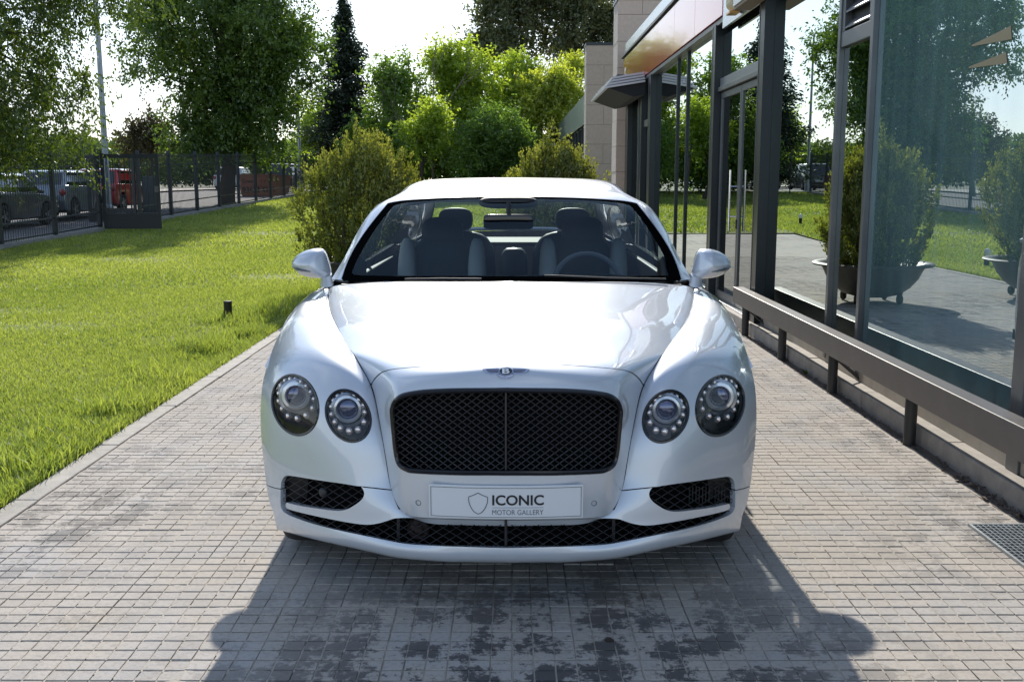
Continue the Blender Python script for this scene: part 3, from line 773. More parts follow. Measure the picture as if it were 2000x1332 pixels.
badge_piece('wing', wl, 0, .004, M_silver); badge_piece('wing', [(2 * 989 - x, y) for x, y in wl], 0, .004, M_silver)
for k, yy in enumerate((212, 226, 240)):
    for mir in (0, 1):
        l = [(745 + 14 * k, yy), (900, yy - 4), (900, yy - 1), (745 + 14 * k, yy + 3)]
        if mir: l = [(2 * 989 - x, y) for x, y in l]
        badge_piece('feather', l, .003, .0046, mat('badge_line', (0.10, 0.10, 0.14), 0.3, 0.8))
tail = cr_curve([(885,265),(910,295),(950,315),(990,320),(1030,315),(1068,295),(1093,265)], 3) + [(1050, 275), (990, 285), (930, 275)]
badge_piece('tail', tail, 0, .0042, M_silver)
badge_piece('roundel_rim', [(989 + 88 * math.cos(a), 232 + 46 * math.sin(a)) for a in np.linspace(0, 2 * math.pi, 28, endpoint=False)], 0, .005, M_silver)
badge_piece('roundel', [(989 + 77 * math.cos(a), 230 + 37 * math.sin(a)) for a in np.linspace(0, 2 * math.pi, 28, endpoint=False)], .004, .0058, M_enamel)
V, F = text_mesh('B', 1.0, 0.03); lo = V.min(0); hi = V.max(0)
badge_piece('letter', [(944 + (v[0] - lo[0]) / (hi[0] - lo[0]) * 90, 262 - (v[1] - lo[1]) / (hi[1] - lo[1]) * 62) for v in V], 0, .0068, mat('badge_white', (0.8, 0.81, 0.84), 0.2), F)

# ---- G: greenhouse: screen, pillars, roof, back light --------------------
G_rows = [
 [loc_(994,550,1.62), loc_(850,550,1.66), loc_(740,550,1.78), loc_(665,547,1.90), loc_(656,546,1.94), loc_(647,545,1.98)],
 [loc_(994,500,1.835), loc_(855,500,1.875), loc_(762,500,1.97), loc_(684,500,2.09), loc_(679,500,2.13), loc_(674,500,2.18)],
 [loc_(994,445,2.10), loc_(865,445,2.135), loc_(780,446,2.205), loc_(717,447,2.30), loc_(709,446,2.34), loc_(702,446,2.40)],
 [loc_(995,384,2.43), loc_(880,387,2.445), loc_(802,391,2.48), loc_(757,397,2.53), loc_(748,396,2.57), loc_(741,398,2.63)],
 [(0,2.75,1.446),(.36,2.76,1.440),(.55,2.78,1.424),(.66,2.80,1.402),(.69,2.82,1.382),(.725,2.84,1.33)],
 [(0,3.2,1.484),(.35,3.2,1.480),(.54,3.2,1.470),(.65,3.2,1.442),(.69,3.2,1.415),(.73,3.2,1.34)],
 [(0,3.7,1.488),(.35,3.7,1.483),(.54,3.7,1.470),(.64,3.7,1.442),(.685,3.7,1.41),(.73,3.7,1.33)],
 [(0,4.1,1.462),(.34,4.1,1.457),(.52,4.1,1.442),(.61,4.1,1.418),(.66,4.1,1.385),(.71,4.1,1.30)],
 [(0,4.5,1.345),(.33,4.48,1.342),(.50,4.46,1.33),(.60,4.44,1.31),(.65,4.45,1.28),(.71,4.5,1.20)],
 [(0,4.95,1.085),(.35,4.93,1.082),(.55,4.9,1.075),(.67,4.86,1.06),(.73,4.86,1.03),(.80,4.88,.99)]]
nG = np.array(G_rows).transpose(1, 0, 2).copy(); nG[0, :, 0] = 0
SG = Surf(nG, sym=True, lam=2e-6, sub=10).orient((0, -0.3, 1)); SG.vlim = 36
ws_top = [(995,383.5),(880,386),(800,390.5),(770,394),(757,397)]; ws_side = [(757,397),(736,422),(712,453),(690,487),(676,516),(666,545)]; ws_bot = [(666,545),(680,549.5),(760,551),(850,551),(994,551)]
def uvg(seg, n=4): return [tuple(q) for q in SG.uv_of_px(cr_curve(seg, n))]
w1 = uvg(ws_top); w1[0] = (0.0, w1[0][1]); w3 = uvg(ws_bot); w3[-1] = (0.0, 0.0)
ws = cleanp(w1 + uvg(ws_side)[1:] + w3[1:])
wi_top = [(995,387),(880,389.5),(806,394),(780,398),(768,402)]; wi_side = [(768,402),(744,431),(722,463),(702,497),(690,522),(687,533)]; wi_bot = [(687,533),(700,537),(780,538.5),(860,538.5),(994,538.5)]
i1 = uvg(wi_top); i1[0] = (0.0, i1[0][1]); i3 = uvg(wi_bot); i3[-1] = (0.0, i3[-1][1])
wsi = cleanp(i1 + uvg(wi_side)[1:] + i3[1:])
hole_ws = ws.copy(); hole_ws[hole_ws[:, 0] < 1e-6, 0] = -0.01; hole_ws[-1, 1] = -0.01
hw_i = wsi.copy(); hw_i[hw_i[:, 0] < 1e-6, 0] = -0.01
uG = SG.tu; vG = SG.tv
rw = cleanp([(0, vG[7] + .12)] + [(u, vG[7] + .12 + .02 * (u / .6) ** 2) for u in np.linspace(0, uG[3] - .02, 8)[1:]] + [(uG[3] + .03, vG[9] - .05)] + [(u, vG[9] - .03) for u in np.linspace(uG[3], 0, 8)])
hole_rw = rw.copy(); hole_rw[hole_rw[:, 0] < 1e-6, 0] = -0.01
roof_poly = np.array([(0, 0.0)] + [(uG[5], 0.0)] + [(uG[5], v) for v in np.linspace(0, vG[-1], 40)[1:]] + [(0, vG[-1])])
panel_obj('roof', M_paint, SG, [roof_poly], [hole_ws, hole_rw], step=0.025, edge=0.012, skirt=0.015)
panel_obj('windscreen_seal', mat('seal_black', (.003, .003, .0035), 1.0, spec=0.0), SG, [ws], [hw_i], step=0.02, edge=0.012, skirt=0.0, off=-0.003)
panel_obj('windscreen', M_screen, SG, [wsi], step=0.05, edge=0.02, skirt=0.0, off=-0.003)
panel_obj('rear_window', glassmat('rear_glass', (.86, .92, .90), (.5, .55, .55), base=.06), SG, [rw], step=0.05, edge=0.02, skirt=0.0, off=-0.004)
# headliner
mb = MB(); 
for k in range(1):
    ys = np.linspace(2.50, 4.25, 8); vs = []
    for y in ys:
        for x in (-.6, -.3, 0, .3, .6):
            zz = np.interp(y, [2.45, 2.75, 3.2, 3.7, 4.1, 4.3], [1.37, 1.415, 1.45, 1.455, 1.43, 1.39]) - .05 * (abs(x) / .6) ** 3; vs.append((x, y, zz))
    fs = [(i * 5 + k, i * 5 + k + 1, (i + 1) * 5 + k + 1, (i + 1) * 5 + k) for i in range(7) for k in range(4)]
    mb.add(vs, fs)
mb.obj('headliner', mat('headliner', (0.05, 0.05, 0.05), 0.8), CAR, smooth=True)
# ---- side: body side with wheel arches as x = f(y, z) --------------------
s6 = SB.F[-1]; o_ = np.argsort(s6[:, 1]); 
top_line = [(s6[k, 1], s6[k, 2], s6[k, 0]) for k in range(len(s6)) if s6[k, 2] > 0.70]
ty = np.array([q[0] for q in top_line]); tz = np.array([q[1] for q in top_line]); tx = np.array([q[2] for q in top_line]); oo = np.argsort(ty); ty, tz, tx = ty[oo], tz[oo], tx[oo]
Wy = np.array([.45, .6] + [q for q in (.8, 1.0, 1.25, 1.6)] + [2.0, 2.6, 3.2, 3.8, 4.2, 4.6, 5.0, 5.25]); 
Wx = np.array([.955, .985] + list(np.interp([.8, 1.0, 1.25, 1.6], ty, tx)) + [.985, .975, .972, .985, .985, .935, .73, .58])
def side_x(y, z):
    t = np.clip((y - 1.3) / .7, 0, 1)
    return np.interp(y, Wy, Wx) - 0.30 * np.clip(.50 - z, 0, 1) ** 2 - t * 0.9 * np.clip(z - .78, 0, 1) ** 2
class FSurf:
    """x = f(y,z) sheet: u = y, v = z"""
    def __init__(s, f): s.f = f
    def at(s, u, v):
        u = np.asarray(u, float); v = np.asarray(v, float); e = .004; x = s.f(u, v)
        n = np.stack([np.ones_like(x), -(s.f(u + e, v) - s.f(u - e, v)) / (2 * e), -(s.f(u, v + e) - s.f(u, v - e)) / (2 * e)], -1); n /= np.linalg.norm(n, axis=-1, keepdims=True)
        return np.stack([x, u, v], -1), n
SL = FSurf(side_x)
def arch(yc, zc=.365, r=.388): return [(yc + r * math.cos(a), zc + r * math.sin(a)) for a in np.linspace(math.pi * 1.15, -math.pi * .15, 40)]
YF, YR = .825, 3.9
belt = lambda y: np.interp(y, [1.65, 2.0, 3.0, 4.0, 4.6, 5.2], [np.interp(1.65, ty, tz), .945, .965, .985, .985, .95])
front_top = [(y, float(np.interp(y, ty, tz))) for y in np.linspace(.72, 1.64, 18)]
side_poly = np.array([(.70, .66)] + front_top + [(y, float(belt(y))) for y in np.linspace(1.68, 5.2, 30)] + [(5.24, .6), (5.2, .25), (4.5, .21), (3.0, .19), (1.4, .19), (.75, .2)])
ha, hb = np.array(arch(YF)), np.array(arch(YR))
ha = np.concatenate([ha, [(ha[-1][0], .1), (.3, .1), (.3, .62), (.62, .62)]]) if False else np.concatenate([[(YF - .39, .05)], ha, [(YF + .39, .05)]])
hb = np.concatenate([[(YR - .39, .05)], hb, [(YR + .39, .05)]])
for side in ('R', 'L'):
    panel_obj('body_side', M_paint, SL, [side_poly], [ha, hb], step=0.05, edge=0.02, skirt=0.02, mirror=side)
# door gaps as thin dark seams, handles
for sg in (-1, 1):
    for yy in (1.72, 2.88, 3.75):
        zs = np.linspace(.24, float(belt(yy)) - .01, 14); pts = [(sg * (float(side_x(yy, z)) - .001), yy, z) for z in zs]
        MB().tube(pts, .0028, 4).obj('door_gap', M_black, CAR)
    for yy in (2.62, 3.55):
        c = (sg * (float(side_x(yy, .80)) + .016), yy, .80); blob(MB(), c, (.010, .10, .014), 3, 10, 6).obj('door_handle', M_chrome, CAR, smooth=True)
    # shoulder and side glass
    cant = SG.F[-1]; 
    ys = np.linspace(1.70, 5.15, 40); vs = []
    for y in ys:
        zb_ = float(belt(y)); xb = float(side_x(y, zb_)); xi = np.interp(y, [1.7, 2.0, 3, 4.3, 4.9, 5.15], [xb - .01, .90, .875, .85, .78, .62]); zi = zb_ + np.interp(y, [1.7, 2.0, 4.6, 5.15], [.0, .03, .035, .03])
        vs += [(sg * xb, y, zb_), (sg * (xb * .6 + xi * .4), y, zb_ * .35 + zi * .65), (sg * xi, y, zi)]
    MB().add(vs, [(3 * i + k, 3 * i + k + 1, 3 * i + 3 + k + 1, 3 * i + 3 + k) for i in range(39) for k in (0, 1)]).obj('shoulder', M_paint, CAR, smooth=True)
    def sidewin(name, y0, y1, m, nn=14, inset=0.0):
        vs = []
        for y in np.linspace(y0, y1, nn):
            k = int(np.argmin(abs(cant[:, 1] - y))); ct = Vector((cant[k, 0], y, cant[k, 2])); zb_ = float(belt(y)) + .03; xi = float(np.interp(y, [1.7, 2.0, 3, 4.3, 4.9], [.92, .90, .875, .85, .80]))
            for t in (0, .33, .66, 1): vs.append((sg * (xi + (ct.x - xi) * t + .015 * math.sin(math.pi * t) - inset), y, zb_ + (ct.z - zb_) * t))
        fs = [(4 * i + k, 4 * i + k + 1, 4 * i + 4 + k + 1, 4 * i + 4 + k) for i in range(nn - 1) for k in range(3)]
        return MB().add(vs, fs).obj(name, m, CAR, smooth=True)
    sidewin('side_window', 2.02, 2.93, M_side); sidewin('door_pillar', 2.93, 3.03, M_gloss, 4); sidewin('side_window', 3.03, 3.98, M_side); sidewin('rear_pillar', 3.98, 4.86, M_paint, 12)
# boot lid and tail
mb = MB(); vs = []
for y in np.linspace(4.86, 5.24, 7):
    for x in np.linspace(-.80, .80, 13): vs.append((x * np.interp(y, [4.86, 5.24], [1, .70]), y, 1.075 - .10 * (abs(x) / .82) ** 3 - .12 * ((y - 4.86) / .38) ** 2))
mb.add(vs, [(i * 13 + k, i * 13 + k + 1, (i + 1) * 13 + k + 1, (i + 1) * 13 + k) for i in range(6) for k in range(12)]); mb.obj('boot_lid', M_paint, CAR, smooth=True)
mb = MB(); vs = []
for z in np.linspace(.24, .96, 9):
    for x in np.linspace(-.58, .58, 17): vs.append((x, 5.30 - .08 * (abs(x) / .58) ** 3 - .05 * ((z - .6) / .36) ** 2, z))
mb.add(vs, [(i * 17 + k, i * 17 + k + 1, (i + 1) * 17 + k + 1, (i + 1) * 17 + k) for i in range(8) for k in range(16)]); mb.obj('tail', M_paint, CAR, smooth=True)
for sg in (-1, 1):
    blob(MB(), (sg * .40, 5.24, .74), (.12, .03, .06), 3, 14, 8).obj('tail_light', mat('tail_red', (0.30, 0.01, 0.012), 0.15, coat=1), CAR, smooth=True)
# wheels
wh = empty('wheel'); wh.parent = CAR
MB().lathe([(.245, -.135), (.33, -.138), (.355, -.12), (.363, -.09), (.364, 0), (.363, .09), (.355, .12), (.33, .138), (.245, .135)], 48, (0, 0, 0), 'x').obj('tyre', M_rubber, wh, smooth=True)
M_rim = mat('rim_dark', (0.10, 0.10, 0.11), 0.25, 0.9)
mb = MB().lathe([(.25, -.13), (.235, -.12), (.225, -.02), (.235, .10), (.252, .135)], 40, (0, 0, 0), 'x')
for k in range(10):
    a = 2 * math.pi * k / 10; mb.bar((.09, .04 * math.cos(a), .04 * math.sin(a)), (.115, .235 * math.cos(a + .06), .235 * math.sin(a + .06)), .03, .03, up=(1, 0, 0))
mb.obj('rim', M_rim, wh, smooth=True); MB().lathe([(0, .13), (.035, .128), (.05, .11), (.05, .05)], 20, (0, 0, 0), 'x').obj('hub', M_chrome, wh, smooth=True)
MB().lathe([(0.02, -.03), (.18, -.03), (.18, .0), (.02, .0)], 32, (0, 0, 0), 'x').obj('brake_disc', mat('steel', (.3, .3, .3), .35, .9), wh)
for k, (sg, yy) in enumerate(((1, YF), (-1, YF), (1, YR), (-1, YR))):
    w_ = wh if k == 0 else copy_tree(wh, CAR); w_.location = (sg * .772, yy, .363); w_.rotation_euler = (0, 0, 0 if sg > 0 else math.pi)
for sg in (-1, 1):
    for yy in (YF, YR):
        mb = MB(); prof = [(yy + .392 * math.cos(a), .365 + .392 * math.sin(a)) for a in np.linspace(-.2, math.pi + .2, 20)]
        n = len(prof); vs = [(sg * .86, y, z) for y, z in prof] + [(sg * .60, y, z) for y, z in prof]
        mb.add(vs, [(i, i + 1, n + i + 1, n + i) for i in range(n - 1)] + [tuple(range(n, 2 * n))]); mb.obj('wheel_liner', M_black, CAR)
# mirrors
MO = [(613,486),(622,486),(628.5,487.5),(633,492),(636.5,500),(640,512),(643,524),(644.5,533),(640,541),(631,544.5),(623,544),(609.6,543),(598,541),(587,537.5),(580,533.5),(574.4,528.5),(570,522.5),(568.4,516.5),(571,508.5),(576,501.5),(582.5,496),(590,492),(598,489),(606,487)]
mo = cr_curve(MO, 2, closed=True)
c0 = np.array(loc_(611, 516, 1.80)); ring = np.array([loc_(x, y, 1.80) for x, y in mo])
for sg in (-1, 1):
    mr = empty('door_mirror'); mr.parent = CAR
    vs = []; n = len(ring); prof = [(0.0, -.095), (.25, -.091), (.5, -.080), (.7, -.063), (.85, -.043), (.94, -.024), (.985, -.008), (1.0, .010), (.985, .035), (.95, .06), (.90, .07), (0.0, .07)]
    for r, d in prof:
        for q in ring:
            p = c0 + (q - c0) * r; vs.append((sg * p[0], p[1] + d + .10 * max(0, (p[0] - c0[0])) ** 1.0, p[2]))
    MB().add(vs, [(i * n + k, i * n + (k + 1) % n, (i + 1) * n + (k + 1) % n, (i + 1) * n + k) for i in range(len(prof) - 1) for k in range(n)]).obj('housing', M_paint, mr, smooth=True, angle=80)
    st = []
    for x, y in ((571.5, 520), (577, 521.6), (585, 523.4), (594, 525.2), (603, 526.6), (613, 528)):
        q = np.array(loc_(x, y, 1.80)); dv = q - c0; an = math.atan2(dv[2], dv[0]); ra = [math.atan2(t[2] - c0[2], t[0] - c0[0]) for t in ring]
        kk = int(np.argmin([abs((a - an + math.pi) % (2 * math.pi) - math.pi) for a in ra])); rr0 = np.linalg.norm(dv) / np.linalg.norm(ring[kk] - c0)
        st.append(np.array([q[0], q[1] + float(np.interp(rr0, [0, .25, .5, .7, .85, .94, .985, 1.0], [-.095, -.091, -.080, -.063, -.043, -.024, -.008, .01])) + .10 * max(0, q[0] - c0[0]) - .001, q[2]]))
    MB().tube([(sg * p[0], p[1], p[2]) for p in st], [.003, .006, .0075, .0075, .006, .002], 8).obj('indicator', mat('indicator', (.16, .17, .18), .12, .8), mr, smooth=True)
    b0 = np.array(loc_(636, 536, 1.80)); b1 = np.array(loc_(638, 556, 1.82))
    MB().tube([(sg * p[0], p[1], p[2]) for p in (b0, b0 * .5 + b1 * .5, b1)], [.030, .028, .034], 14).obj('foot', M_paint, mr, smooth=True)
# wipers
for pts in ([(1056,542.5,-.0),(1080,543,0),(1180,547,0),(1290,549,0)], [(792,549.5,0),(860,548.6,0),(940,549.2,0)]):
    q3 = []
    for (x, y, _) in pts:
        m_ = x > 994; X, Nn = SG.px([(2 * 994 - x if m_ else x, y)], .012); p = X[0]; q3.append((p[0] if m_ else -p[0], p[1], p[2]))
    MB().tube(q3, .005, 6).obj('wiper', mat('wiper', (.03, .03, .033), .6), CAR)
# bonnet rear edge gutter (dark cowl under the screen)
mb = MB(); vs = []
for x in np.linspace(-.86, .86, 21): 
    yb = 1.60 + .27 * (abs(x) / .86) ** 2; vs += [(x, yb - .02, .955), (x, yb + .20, .965)]
mb.add(vs, [(2 * i, 2 * i + 2, 2 * i + 3, 2 * i + 1) for i in range(20)]); mb.obj('cowl', M_black, CAR)
# ---- cabin ---------------------------------------------------------------
mb = MB(); vs = []
for j, (dy, z) in enumerate(((0.05, .955), (.12, .975), (.30, .985), (.46, .975), (.54, .93), (.56, .70))):
    for x in np.linspace(-.80, .80, 17): vs.append((x, 1.66 + .22 * (abs(x) / .8) ** 2 * (1 - j / 6) + dy, z - .015 * (abs(x) / .8) ** 2 + (.02 * math.exp(-((x - .40) / .16) ** 2) if j in (2, 3) else 0)))
mb.add(vs, [(i * 17 + k, i * 17 + k + 1, (i + 1) * 17 + k + 1, (i + 1) * 17 + k) for i in range(5) for k in range(16)]); mb.obj('dashboard', M_dash, CAR, smooth=True)
MB().box(-.84, .84, 2.0, 4.8, .22, .30).obj('cabin_floor', M_black, CAR)
for sg in (-1, 1): MB().box(sg * .86 - .02, sg * .86 + .02, 2.0, 4.6, .28, .95).obj('door_trim', mat('door_trim', (.02, .02, .022), .5), CAR, bevel=.01)
for sg in (-1, 1): MB().prism([(1.93, .90), (2.32, .90), (2.32, 1.03), (2.14, 1.075), (1.95, .985)], *sorted((sg * .800, sg * .838)), 'x').obj('streak_blocker', M_dash, CAR)  # added panel inside the cabin, blocks a sun streak on the ground
steer = MB(); c = Vector((.415, 2.33, .90)); tl = R(24)
pts = [c + Vector((math.cos(a) * .185, math.sin(a) * .185 * math.sin(tl), math.sin(a) * .185 * math.cos(tl))) for a in np.linspace(0, 2 * math.pi, 36, endpoint=False)]
steer.tube(pts, .016, 8, closed=True); steer.bar(c + Vector((-.17, 0, 0)), c + Vector((.17, 0, 0)), .03, .05); steer.bar(c, c + Vector((0, -.05, -.16)), .04, .03); steer.tube([c, c + Vector((0, -.2, -.08))], .05, 10)
steer.obj('steering_wheel', mat('wheel_leather', (.26, .28, .30), .4), CAR, smooth=True)
def seat(xc_, yb, zt_, front=True):
    s = empty('seat'); s.parent = CAR; s.location = (xc_, yb, 0)
    rot = Matrix.Rotation(R(-14), 3, 'X')
    blob(MB(), (0, .02, zt_ - .28), (.20, .085, .36), 3.2, 20, 12, rot).obj('backrest', M_seat, s, smooth=True)
    for q in (-1, 1): blob(MB(), (q * .205, -.025, zt_ - .24), (.055, .095, .30), 2.8, 14, 12, rot).obj('bolster', M_cream, s, smooth=True)
    blob(MB(), (0, -.22, .52), (.27, .28, .10), 3, 20, 8).obj('cushion', M_seat, s, smooth=True)
    hr = blob(MB(), (0, .09, zt_ + .085), (.125, .055, .088), 3.0, 20, 12, rot).obj('headrest', M_seat, s, smooth=True)
    for q in (-.045, .045): MB().tube([(q, .075, zt_ - .03), (q, .085, zt_ + .03)], .007, 8).obj('headrest_post', M_chrome, s, smooth=True)
    # stitched diamond quilting
    return s
seat(-.415, 2.72, 1.085); seat(.415, 2.72, 1.085)
for x in (-.42, .42):
    rs = empty('rear_seat'); rs.parent = CAR; rs.location = (x, 3.95, 0); rot = Matrix.Rotation(R(-18), 3, 'X')
    blob(MB(), (0, .06, .82), (.29, .10, .30), 3.4, 20, 12, rot).obj('backrest', M_seat, rs, smooth=True)
    blob(MB(), (0, -.25, .50), (.30, .30, .10), 3, 20, 8).obj('cushion', M_seat, rs, smooth=True)
    blob(MB(), (0, .17, 1.19), (.125, .05, .085), 3.0, 20, 12, rot).obj('headrest', M_seat, rs, smooth=True)
    for q in (-.05, .05): MB().tube([(q, .16, 1.05), (q, .165, 1.13)], .007, 8).obj('headrest_post', M_chrome, rs, smooth=True)
blob(MB(), (0, 3.98, .78), (.10, .10, .22), 4, 16, 10).obj('centre_armrest', mat('armrest', (.16, .16, .15), .35), CAR, smooth=True)
MB().box(-.70, .70, 4.12, 4.9, 1.00, 1.03).obj('parcel_shelf', mat('shelf', (.05, .05, .05), .7), CAR, bevel=.008)
MB().box(-.11, .11, 2.1, 3.6, .40, .62).obj('centre_console', M_dash, CAR, bevel=.03)
c = ploc(993, 433.5, 2.20)
blob(MB(), c, (.134, .02, .040), 7, 28, 12).obj('rear_view_mirror', M_gloss, CAR, smooth=True)
MB().tube([c + Vector((0, .02, .03)), c + Vector((0, .08, .10))], .012, 8).obj('mirror_stalk', M_black, CAR)
blob(MB(), ploc(993, 396, 2.42), (.165, .06, .034), 3, 20, 10).obj('overhead_console', M_black, CAR, smooth=True)
for sg in (-1, 1): MB().box(*sorted((sg * .18, sg * .56)), 2.50, 2.64, 1.352, 1.366).obj('sun_visor', mat('visor', (.04, .04, .042), .7), CAR, bevel=.006)

# ================================================================== GROUND, DRIVEWAY, LAWN
def grid_sheet(name, xs, ys, zf, m, kind='structure'):
    X, Y = np.meshgrid(xs, ys, indexing='ij'); Z = zf(X, Y); nx, ny = X.shape
    V = np.stack([X, Y, Z], -1).reshape(-1, 3)
    i, j = np.meshgrid(np.arange(nx - 1), np.arange(ny - 1), indexing='ij'); a = (i * ny + j).ravel()
    F = np.stack([a, a + ny, a + ny + 1, a + 1], 1)
    o = link(name, npmesh(name, V, F, smooth=True), m); o['kind'] = kind; return o
ysl = np.concatenate([np.arange(-30, 15, 5), np.arange(15, 60, 1.5), np.arange(60, 100, 8), np.arange(100, 1001, 100)])
# far ground
M_ground = mat('dry_ground', (0.20, 0.19, 0.15), 0.95, col2=(0.11, 0.13, 0.06), nscale=0.5)
grid_sheet('ground', np.array([-900, -300, -100, -60, -30, -20, -10.9, -2.25, 2.2, 10, 40, 120, 400, 900.]), ysl, lambda x, y: gz(x, y) - 0.075, M_ground)
# asphalt street beyond the fence
M_asph = mat('asphalt', (0.155, 0.15, 0.15), 0.9, col2=(0.12, 0.12, 0.122), nscale=3, bump=0.3, bscale=120)
grid_sheet('street', np.linspace(-19.5, -11.6, 6), np.arange(-20, 130, 2.0), lambda x, y: gz(x, y) - 0.055, M_asph)
M_conc = mat('concrete', (0.36, 0.345, 0.32), 0.85, col2=(0.26, 0.25, 0.235), nscale=6, bump=0.25, bscale=90)
grid_sheet('street_pavement', np.array([-24., -19.5]), np.arange(-20, 130, 2.0), lambda x, y: gz(x, y) + 0.03, mat('slab_pave', (.40, .37, .33), .85, col2=(.32, .30, .27), nscale=4))
# lawn base
M_soilgrass = mat('lawn_soil', (0.12, 0.17, 0.035), 0.95, col2=(0.22, 0.23, 0.08), nscale=1.3, bump=0.8, bscale=60)
def lawn_h(x, y): return gz(x, y) + 0.012 * np.sin(x * 1.7 + y * .31) * np.sin(y * .9) + 0.004
grid_sheet('lawn', np.concatenate([np.arange(-11.4, -2.5, .6), [-2.34]]), np.concatenate([np.arange(-8, 62, .9)]), lambda x, y: lawn_h(x, y) - .012, M_soilgrass)
grid_sheet('lawn_rear', np.linspace(-2.34, 2.3, 6), np.arange(26.2, 60, 1.5), lambda x, y: lawn_h(x, y) - .012, M_soilgrass)

# grass blades (uncountable)
M_grass = leafmat('grass_blade', (0.19, 0.26, 0.055), (0.47, 0.51, 0.165), 0.48, (1.35, 1.35, 0.6))
def grass(x0, x1, y0, y1, dens, w, h, seed, lim=None):
    r = np.random.default_rng(seed); n = int((x1 - x0) * (y1 - y0) * dens)
    x = r.uniform(x0, x1, n); y = r.uniform(y0, y1, n)
    if lim is not None: k = x > -(y * 0.5 + lim); x, y = x[k], y[k]; n = len(x)
    for (ex_, ey_, ea, eb) in ((-4.75, 10.3, .75, .45), (-5.6, 11.6, .6, .35), (-3.6, 15.8, .8, .5), (-7.0, 19, 1.2, .8), (-4.2, 7.2, .35, .25), (-6.5, 26, 2.0, .8)):
        k = (((x - ex_) / ea) ** 2 + ((y - ey_) / eb) ** 2 > r.uniform(.2, 1.3, len(x))) | (r.random(len(x)) < .35); x, y = x[k], y[k]
    n = len(x)
    # patchy: tall and short zones
    pat = 0.5 + 0.5 * np.sin(x * 2.1 + 1.3 * np.sin(y * .8)) * np.sin(y * 1.7 + np.sin(x * 1.1)) 
    pat2 = 0.5 + 0.5 * np.sin(x * .7 + y * .45 + 2 * np.sin(y * .23)) * np.sin(y * .6 - x * .5)
    hh = h * (0.5 + 0.55 * r.random(n) + 0.55 * pat * r.random(n)); ww = w * r.uniform(.6, 1.3, n)
    ang = r.uniform(0, 2 * np.pi, n); lean = r.uniform(.1, .95, n) * hh; la = r.uniform(0, 2 * np.pi, n)
    z = lawn_h(x, y) - .012
    b = np.stack([np.cos(ang) * ww / 2, np.sin(ang) * ww / 2, 0 * ww], 1); p = np.stack([x, y, z], 1)
    mid = p + np.stack([np.cos(la) * lean * .35, np.sin(la) * lean * .35, hh * .6], 1)
    tip = p + np.stack([np.cos(la) * lean, np.sin(la) * lean, hh], 1)
    V = np.stack([p - b, p + b, mid + b * .8, mid - b * .8, tip], 1).reshape(-1, 3)
    a = np.arange(n) * 5
    F = np.concatenate([np.stack([a, a + 1, a + 2], 1), np.stack([a, a + 2, a + 3], 1), np.stack([a + 3, a + 2, a + 4], 1)])
    sh = np.clip(.22 + .38 * pat2 + r.normal(0, .24, n) - .12 * pat, 0, 1)
    return V, F, np.repeat(sh, 5)
parts = [grass(-7.6, -2.33, 3.0, 9.0, 5600, .0060, .036, 1, 2.6), grass(-11.0, -2.33, 9.0, 14.0, 2700, .0085, .038, 2, 3.0), grass(-11.0, -2.33, 14.0, 22, 1000, .014, .045, 3, 4.0),
         grass(-11.2, -2.33, 22, 34, 330, .026, .065, 4), grass(-11.2, -1.0, 34, 56, 110, .045, .075, 5), grass(-2.3, 2.2, 26.4, 50, 90, .05, .07, 6)]
# ragged fringe over the edging
parts.append(grass(-2.42, -2.315, 3.6, 22, 5200, .007, .062, 8))
# taller tufts along the edging and the bollard
r_ = np.random.default_rng(9)
for k in range(70):
    yy = 4.2 + 11 * r_.random() ** 1.2; xx = -2.40 - abs(r_.normal(0, .22)); s_ = r_.uniform(.10, .22)
    parts.append(grass(xx - s_, min(xx + s_, -2.33), yy - s_, yy + s_, 1500 * r_.random() + 400, .008, r_.uniform(.07, .12), 100 + k))
parts.append(grass(-3.25, -2.85, 10.5, 11.0, 1200, .009, .10, 300)); parts.append(grass(-2.9, -2.40, 11.0, 12.6, 1300, .010, .13, 301))
off = 0; VV, FF_, SS = [], [], []
for V, F, s_ in parts: VV.append(V); FF_.append(F + off); SS.append(s_); off += len(V)
go = link('grass', npmesh('grass', np.concatenate(VV), np.concatenate(FF_), np.concatenate(SS)), M_grass)
tag(go, 'short bright green lawn grass beside the driveway', 'grass', kind='stuff')

